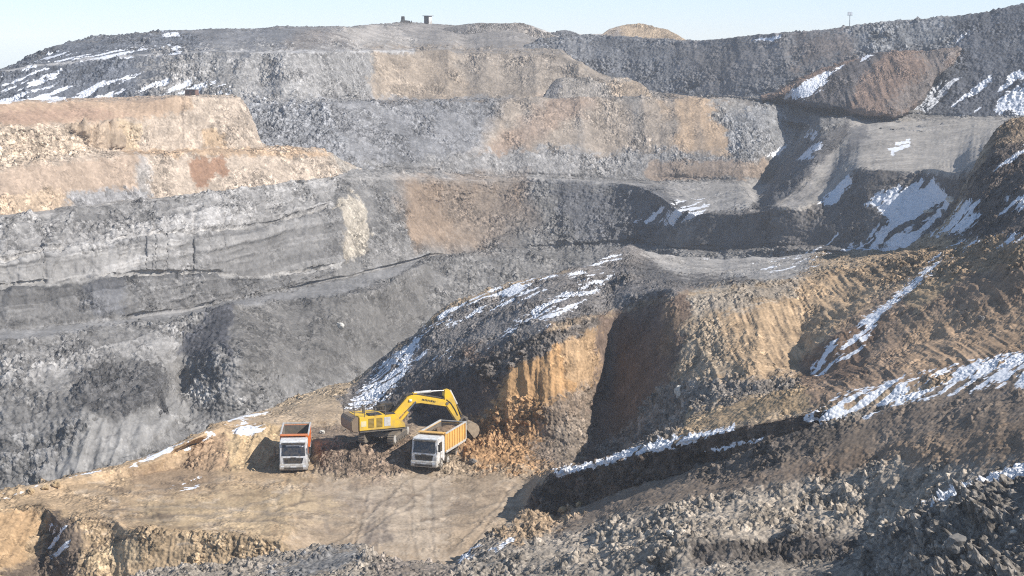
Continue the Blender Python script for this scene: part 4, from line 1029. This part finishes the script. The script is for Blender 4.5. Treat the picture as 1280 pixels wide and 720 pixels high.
# ---- excavator: x forward along the boom, turned on its tracks
ep = at_z(480, 549, FZ + 1.85)
YAW = R(24)
e = thing('excavator', 'large yellow tracked excavator digging above the amber tipper truck', 'excavator', ep, YAW)
TR = R(52)                                     # tracks point further away than the boom
RT = Matrix.Rotation(TR, 4, 'Z')
def turned(mb):
    bmesh.ops.transform(mb.bm, matrix=RT, verts=mb.bm.verts)
    return mb
for sy in (-1, 1):
    tr = MB()
    prof = []
    for k in range(9):
        a = math.pi / 2 + k * math.pi / 8
        prof.append((-1.95 + .46 * math.cos(a), .5 + .46 * math.sin(a)))
    for k in range(9):
        a = -math.pi / 2 + k * math.pi / 8
        prof.append((1.95 + .46 * math.cos(a), .5 + .46 * math.sin(a)))
    tr.prism(prof, sy * 1.1, sy * 1.68)
    for k in range(24):
        for z in (.035, .965):
            tr.box((-1.9 + k * 3.8 / 23, sy * 1.39, z), (.1, .62, .07))
    for sx in (-1, 1):
        for k in range(1, 7):
            a = -math.pi / 2 + k * math.pi / 7
            tr.box((sx * (1.95 + .47 * math.cos(a)), sy * 1.39, .5 + .47 * math.sin(a)), (.1, .62, .07), (0, -sx * a + (0 if sx > 0 else 0), 0))
    to = turned(tr).build('track', TRACKM, e, 0)
    fr = MB(); fr.box((0, sy * 1.70, .5), (3.6, .08, .32))
    for k in range(7):
        fr.cyl((-1.5 + k * .5, sy * 1.66, .24), (-1.5 + k * .5, sy * 1.74, .24), .14, n=12)
    turned(fr).build('track_frame', STEEL, to)
    for sx in (-1, 1):
        wl = MB(); wl.cyl((sx * 1.95, sy * 1.62, .5), (sx * 1.95, sy * 1.74, .5), .36, n=18); turned(wl).build('sprocket' if sx < 0 else 'idler_wheel', OFFW, to)
uc = MB(); uc.box((0, 0, .66), (2.0, 2.3, .42)); uc.cyl((0, 0, .8), (0, 0, 1.12), .75, n=24); turned(uc).build('undercarriage', STEEL, e, .02)
# house
ho = MB(); ho.box((-.55, 0, 1.22), (4.6, 2.9, .2))
house = ho.build('upper_frame', STEEL, e, .02)
pn = MB(); pn.prism([(-2.95, 1.3), (-2.95, 2.62), (.35, 2.62), (.75, 2.35), (1.5, 1.72), (1.6, 1.3)], -1.55, -.62)
pn.prism([(-2.95, 1.3), (-2.95, 2.55), (-.2, 2.55), (-.2, 1.3)], -.60, 1.55)
hs = pn.build('engine_housing', YEL, e, .05)
for x in (-1.78, -.98):
    v = MB(); v.box((x, -1.555, 1.98), (.56, .03, .86))
    for k in range(7):
        v.box((x, -1.575, 1.63 + k * .118), (.5, .03, .04), (R(25), 0, 0))
    v.build('vent', mat('vent_grille', (.30, .20, .03), .6, dirt=.3), hs)
v = MB(); v.box((-.22, -1.556, 2.0), (.62, .03, .85)); v.build('access_hatch', OFFW, hs, .01)
v = MB(); v.box((-2.52, -1.556, 1.95), (.5, .02, .5)); v.build('sticker', mat('pale_sticker', (.72, .62, .36), .5, dirt=.1), hs)
v = MB(); v.box((.15, -1.1, 2.66), (.9, .8, .06)); v.box((-1.3, -.9, 2.68), (1.2, 1.0, .1)); v.build('deck_cover', BLACK, hs, .01)
cw = MB(); cw.prism([(-2.98, 1.2), (-2.98, 2.6), (-3.55, 2.52), (-3.72, 2.2), (-3.72, 1.5), (-3.5, 1.2)], -1.5, 1.5)
cw.build('counterweight', mat('dull_counterweight', (.20, .14, .09), .6, dirt=.4), e, .06)
ex = MB(); ex.cyl((-1.9, .3, 2.55), (-1.9, .3, 3.2), .1); ex.cyl((-1.9, .3, 3.2), (-2.05, .3, 3.36), .1); ex.build('exhaust_pipe', STEEL, e)
rl = MB()
def rail(pts, r=.03):
    for a, b in zip(pts[:-1], pts[1:]):
        rl.cyl(a, b, r, n=6)
for yy in (-1.5, 1.5):
    rail([(-3.4, yy, 2.5), (-3.4, yy, 3.5), (-.4, yy, 3.5), (-.4, yy, 2.55)])
    rail([(-3.4, yy, 3.05), (-.4, yy, 3.05)])
    for x in (-2.4, -1.4):
        rail([(x, yy, 2.55), (x, yy, 3.5)])
rail([(-3.4, -1.5, 3.5), (-3.4, 1.5, 3.5)]); rail([(-3.4, -1.5, 3.05), (-3.4, 1.5, 3.05)])
rl.build('handrail', STEEL, e)
cb = MB(); cb.prism([(-.15, 1.3), (-.15, 3.25), (1.15, 3.3), (1.6, 2.3), (1.6, 1.3)], .62, 1.6)
cabo = cb.build('cab', BLACK, e, .04)
gl = MB(); gl.prism([(.0, 2.1), (.0, 3.12), (1.08, 3.16), (1.45, 2.3), (1.45, 2.1)], .60, .618); gl.prism([(.0, 2.1), (.0, 3.12), (1.08, 3.16), (1.45, 2.3), (1.45, 2.1)], 1.602, 1.62)
gl.build('cab_window', GLASS, cabo)
# boom, stick, bucket
def curve_beam(top, bot, y0, y1):
    m = MB(); m.prism(top + bot[::-1], y0, y1); return m
bo = curve_beam([(.35, 1.95), (.75, 2.35), (2.2, 3.82), (2.62, 3.98), (3.3, 3.95), (6.05, 3.28), (6.35, 3.02)],
                [(.35, 1.55), (1.0, 1.62), (2.5, 2.98), (2.95, 3.18), (3.6, 3.16), (6.0, 2.66), (6.3, 2.72)], -.36, .36)
boom = bo.build('boom', YEL, e, .04)
lt = MB()
random.seed(3)
x = 3.7
while x < 5.1:
    w = random.uniform(.06, .14); zc = 3.56 - (x - 3.5) * .235
    lt.box((x, -.372, zc), (w, .012, .17), (0, R(13), 0)); x += w + .05
lt.build('boom_lettering', BLACK, boom)
for sy in (-1, 1):
    c = MB(); c.cyl((1.25, sy * .5, 1.55), (2.2, sy * .5, 2.55), .15); c.build('boom_cylinder', YEL, e)
    c = MB(); c.cyl((2.2, sy * .5, 2.55), (3.0, sy * .5, 3.4), .085); c.build('boom_cylinder_rod', CHROME, e)
c = MB(); c.cyl((3.0, 0, 4.12), (4.7, 0, 4.16), .14); c.build('stick_cylinder', OFFW, e)
c = MB(); c.cyl((4.7, 0, 4.16), (6.15, 0, 4.12), .08); c.build('stick_cylinder_rod', CHROME, e)
c = MB(); c.box((3.05, 0, 4.02), (.4, .4, .3)); c.build('cylinder_bracket', YEL, boom, .02)
sk = curve_beam([(6.0, 4.18), (6.45, 4.25), (6.85, 3.55), (7.75, .95)], [(5.95, 3.7), (6.05, 2.85), (6.35, 2.45), (7.4, .8)], -.28, .28)
sk.build('stick', YEL, e, .03)
c = MB(); c.cyl((6.62, 0, 4.1), (7.3, 0, 2.75), .12); c.build('bucket_cylinder', OFFW, e)
c = MB(); c.cyl((7.3, 0, 2.75), (7.98, 0, 1.45), .075); c.build('bucket_cylinder_rod', CHROME, e)
lk = MB(); lk.prism([(7.5, 1.3), (7.98, 1.62), (8.35, 1.4), (8.2, .8), (8.0, .75), (8.1, 1.3), (7.9, 1.4), (7.6, 1.1)], -.36, .36); lk.build('bucket_linkage', STEEL, e, .01)
for k, yy in enumerate((-.2, -.07, .07, .2)):
    hz = MB()
    pts = [(.9, yy, 2.62), (1.6, yy, 3.32 + .03 * k), (2.25, yy, 4.0), (2.7, yy, 4.1), (3.6, yy, 3.98), (4.8, yy, 3.68), (5.9, yy, 3.42), (6.1, yy, 3.75)]
    for a, b in zip(pts[:-1], pts[1:]):
        hz.cyl(a, b, .045, n=7)
    hz.build('hydraulic_hose', BLACK, boom)
for yy in (-.3, .3):
    hz = MB()
    pts = [(6.15, yy, 3.3), (6.6, yy, 2.95), (7.0, yy, 2.3), (7.3, yy, 1.7)]
    for a, b in zip(pts[:-1], pts[1:]):
        hz.cyl(a, b, .045, n=7)
    hz.build('hydraulic_hose', BLACK, e)
for (px_, pz) in ((.62, 1.9), (6.2, 2.95), (7.5, 1.0)):
    pp = MB(); pp.cyl((px_, -.42, pz), (px_, .42, pz), .14, n=14); pp.build('pivot_pin', STEEL, e)
for yy in (-.28,):
    wl_ = MB(); wl_.box((2.5, -.42, 3.55), (.28, .14, .2)); wl_.build('work_light', LAMP, boom, .02)
# bucket: curved shell with sides and teeth
shell = []
for k in range(10):
    a = R(150 - k * 25)
    shell.append((8.55 + .78 * math.cos(a), .22 + .78 * math.sin(a)))
inner = [(8.55 + (px_ - 8.55) * .9, .22 + (pz - .22) * .9) for px_, pz in shell]
bk = MB(); bk.prism(shell + inner[::-1], -.75, .75)
for sy in (-.75, .75):
    bk.prism(shell, sy - .03, sy + .03)
bko = bk.build('bucket', DUSTY, e, 0)
th = MB()
for k in range(5):
    yy = -.64 + k * .32
    th.prism([(7.95, -.22), (7.72, -.62), (8.1, -.3)], yy - .06, yy + .06)
th.build('teeth', STEEL, bko)

# ---- boulders
ROCKG = mat('grey_rock', (.19, .175, .155), .95, dirt=.45, dirtcol=(.13, .12, .11), scale=1.5)
ROCKP = mat('pale_rock', (.55, .52, .46), .95, dirt=.35, dirtcol=(.3, .25, .19), scale=1.5)
ROCKT = mat('tan_rock', (.42, .30, .165), .95, dirt=.4, dirtcol=(.2, .14, .08), scale=1.5)
ROCKD = mat('dark_rock', (.12, .115, .11), .95, dirt=.4, dirtcol=(.06, .055, .05), scale=1.5)
def boulder(x, y, px_size, m, label, sheet_name='ground', sz=(1, 1, .85), seed=1):
    P = surface(sheet_name, x, y)
    r = px_size * P.y / F * .5
    b = MB(); b.blob((0, 0, 0), r * 1.15, seed, 3, sz, .45)
    o = b.build('boulder', m)
    o.location = P + Vector((0, 0, r * .35)); o.rotation_euler = (0, 0, seed * 1.3)
    tag(o, label, 'boulder', 'boulders lying about the quarry')
boulder(848, 491, 15, ROCKP, 'whitish boulder standing at the top of the rubble slope right of the dug-out wall', sz=(.8, .8, 1.3), seed=3)
boulder(590, 578, 9, ROCKG, 'small grey boulder on the floor behind the amber tipper truck', seed=4)
boulder(72, 605, 11, ROCKT, 'tan boulder on the left rim of the working floor, rightmost of three', seed=5)
boulder(58, 608, 9, ROCKT, 'tan boulder on the left rim of the working floor, middle one of three', seed=6)
boulder(40, 613, 10, ROCKT, 'tan boulder on the left rim of the working floor, leftmost of three', seed=7)
boulder(402, 539, 8, ROCKP, 'white boulder in the shade between the left tipper truck and the excavator', seed=8)
boulder(1188, 251, 12, ROCKP, 'pale boulder sitting in the large snow field below the flat bench', 'terrain', sz=(1.5, 1, .7), seed=9)
boulder(1160, 263, 10, ROCKP, 'pale flat slab lying in snow left of a larger pale boulder', 'terrain', sz=(1.6, 1, .5), seed=10)
boulder(1195, 682, 26, ROCKG, 'largest grey boulder on the near heap at the bottom right', 'bank', seed=12)
boulder(990, 660, 14, ROCKG, 'grey boulder on the edge of the near gravel terrace', 'bank', seed=13)
boulder(1265, 665, 9, ROCKP, 'small pale stone on the near heap at the right edge', 'bank', sz=(1, 1, .7), seed=14)
boulder(838, 665, 9, ROCKP, 'small pale stone on the dark gravel bank below the snowy lip', 'bank', seed=15)
boulder(427, 407, 10, ROCKP, 'pale boulder lying alone on the dark grey cone below the haul road', 'terrain', seed=16)
boulder(1225, 398, 10, ROCKG, 'grey boulder on the brown slope near the right edge above the snow', seed=17)
boulder(702, 636, 10, ROCKT, 'tan clod on the crest of the near bank beside the shaded wall', 'bank', seed=18)
boulder(724, 628, 9, ROCKT, 'tan clod leaning against the foot of the shaded wall', 'bank', seed=19)

# ---- hut on the terrace, cabins and mast on the skyline
def m_at(r, px_):                # metres covered by a length of pixels
    return px_ * r / F
P = surface('terrain', 240, 121)
P = at(240, 120.5, 449)
h = thing('hut', 'small rusty brown hut on the terrace above the cream cliff', 'hut', P, R(-14))
b = MB(); b.box((0, 0, .75), (2.7, 2.0, 1.7)); b.build('wall', mat('rusty_sheet', (.16, .085, .07), .7, dirt=.3), h, .02)
b = MB(); b.box((0, 0, 1.66), (2.95, 2.25, .12)); b.build('roof', mat('grey_roof_sheet', (.22, .21, .2), .7), h, .01)
b = MB(); b.box((.85, -1.02, .7), (.6, .05, 1.3)); b.build('door', mat('dark_door', (.05, .04, .04), .7), h)
b = MB(); b.box((-.6, -1.02, .95), (.8, .05, .6)); b.build('window', GLASS, h)

P = at(535, 30.5, 672)
h = thing('cabin', 'boxy brown cabin with flat overhanging roof and white side on the skyline', 'cabin', P, R(-35))
b = MB(); b.box((0, 0, 1.35), (2.1, 1.9, 3.2)); b.build('wall', mat('brown_boards', (.11, .085, .08), .8, dirt=.2), h)
b = MB(); b.box((1.08, 0, 1.3), (.06, 1.86, 2.9)); b.build('side_panel', WHITE, h)
b = MB(); b.box((0, 0, 3.05), (3.0, 2.8, .22)); b.build('roof', mat('grey_roof_sheet', (.22, .21, .2), .7), h, .02)
b = MB(); b.box((-.2, -.97, 2.0), (1.0, .05, .8)); b.build('window', GLASS, h)

P = at(506, 29.5, 662)
h = thing('loader', 'small dark tracked machine with a boxy cab parked on the skyline', 'machine', P, R(0))
DK = mat('dark_machine_paint', (.07, .072, .075), .6, dirt=.3)
for sy in (-1, 1):
    b = MB(); b.prism([(-1.9, .2), (-1.5, 0), (1.5, 0), (1.9, .2), (1.7, .7), (-1.7, .7)], sy * .7, sy * 1.1); b.build('track', STEEL, h, .03)
b = MB(); b.prism([(-1.5, .5), (-1.5, 1.1), (.0, 1.2), (1.9, 1.0), (2.0, .5)], -.68, .68); b.build('body', DK, h, .04)
b = MB(); b.prism([(-1.35, 1.1), (-1.2, 2.6), (-.1, 2.6), (.05, 1.1)], -.65, .65); cbn = b.build('cab', DK, h, .04)
b = MB(); b.box((-.62, -.665, 1.95), (.75, .03, .7)); b.build('window', GLASS, cbn)
b = MB(); b.prism([(2.2, .1), (2.6, .3), (2.5, 1.0), (2.3, 1.1)], -1.2, 1.2); b.build('blade', STEEL, h, .02)

P = at(1062, 35, 536)
P = Vector((P.x, P.y, P.z - .4))
h = thing('light_mast', 'tall thin lighting mast with a boxy lamp head on the right skyline', 'mast')if False else thing('light_mast', 'tall thin lighting mast with a boxy lamp head on the right skyline', 'mast', P)
MG = mat('galvanised_steel', (.36, .38, .39), .5, dirt=.15)
b = MB(); b.cyl((0, 0, 0), (0, 0, 4.0), .14, .10, n=10); b.build('pole', MG, h)
b = MB(); b.box((0, 0, 4.5), (1.25, .5, .95)); b.box((0, 0, 4.02), (1.5, .6, .1)); hd = b.build('lamp_head', MG, h, .03)
for sx in (-.3, .3):
    b = MB(); b.box((sx, -.27, 4.5), (.46, .05, .7)); b.build('lamp', LAMP, hd)
b = MB(); b.box((-.45, 0, .55), (.9, .7, .8)); b.build('base_block', DK, h, .03)

print('script done', round(time.time() - T0, 1))
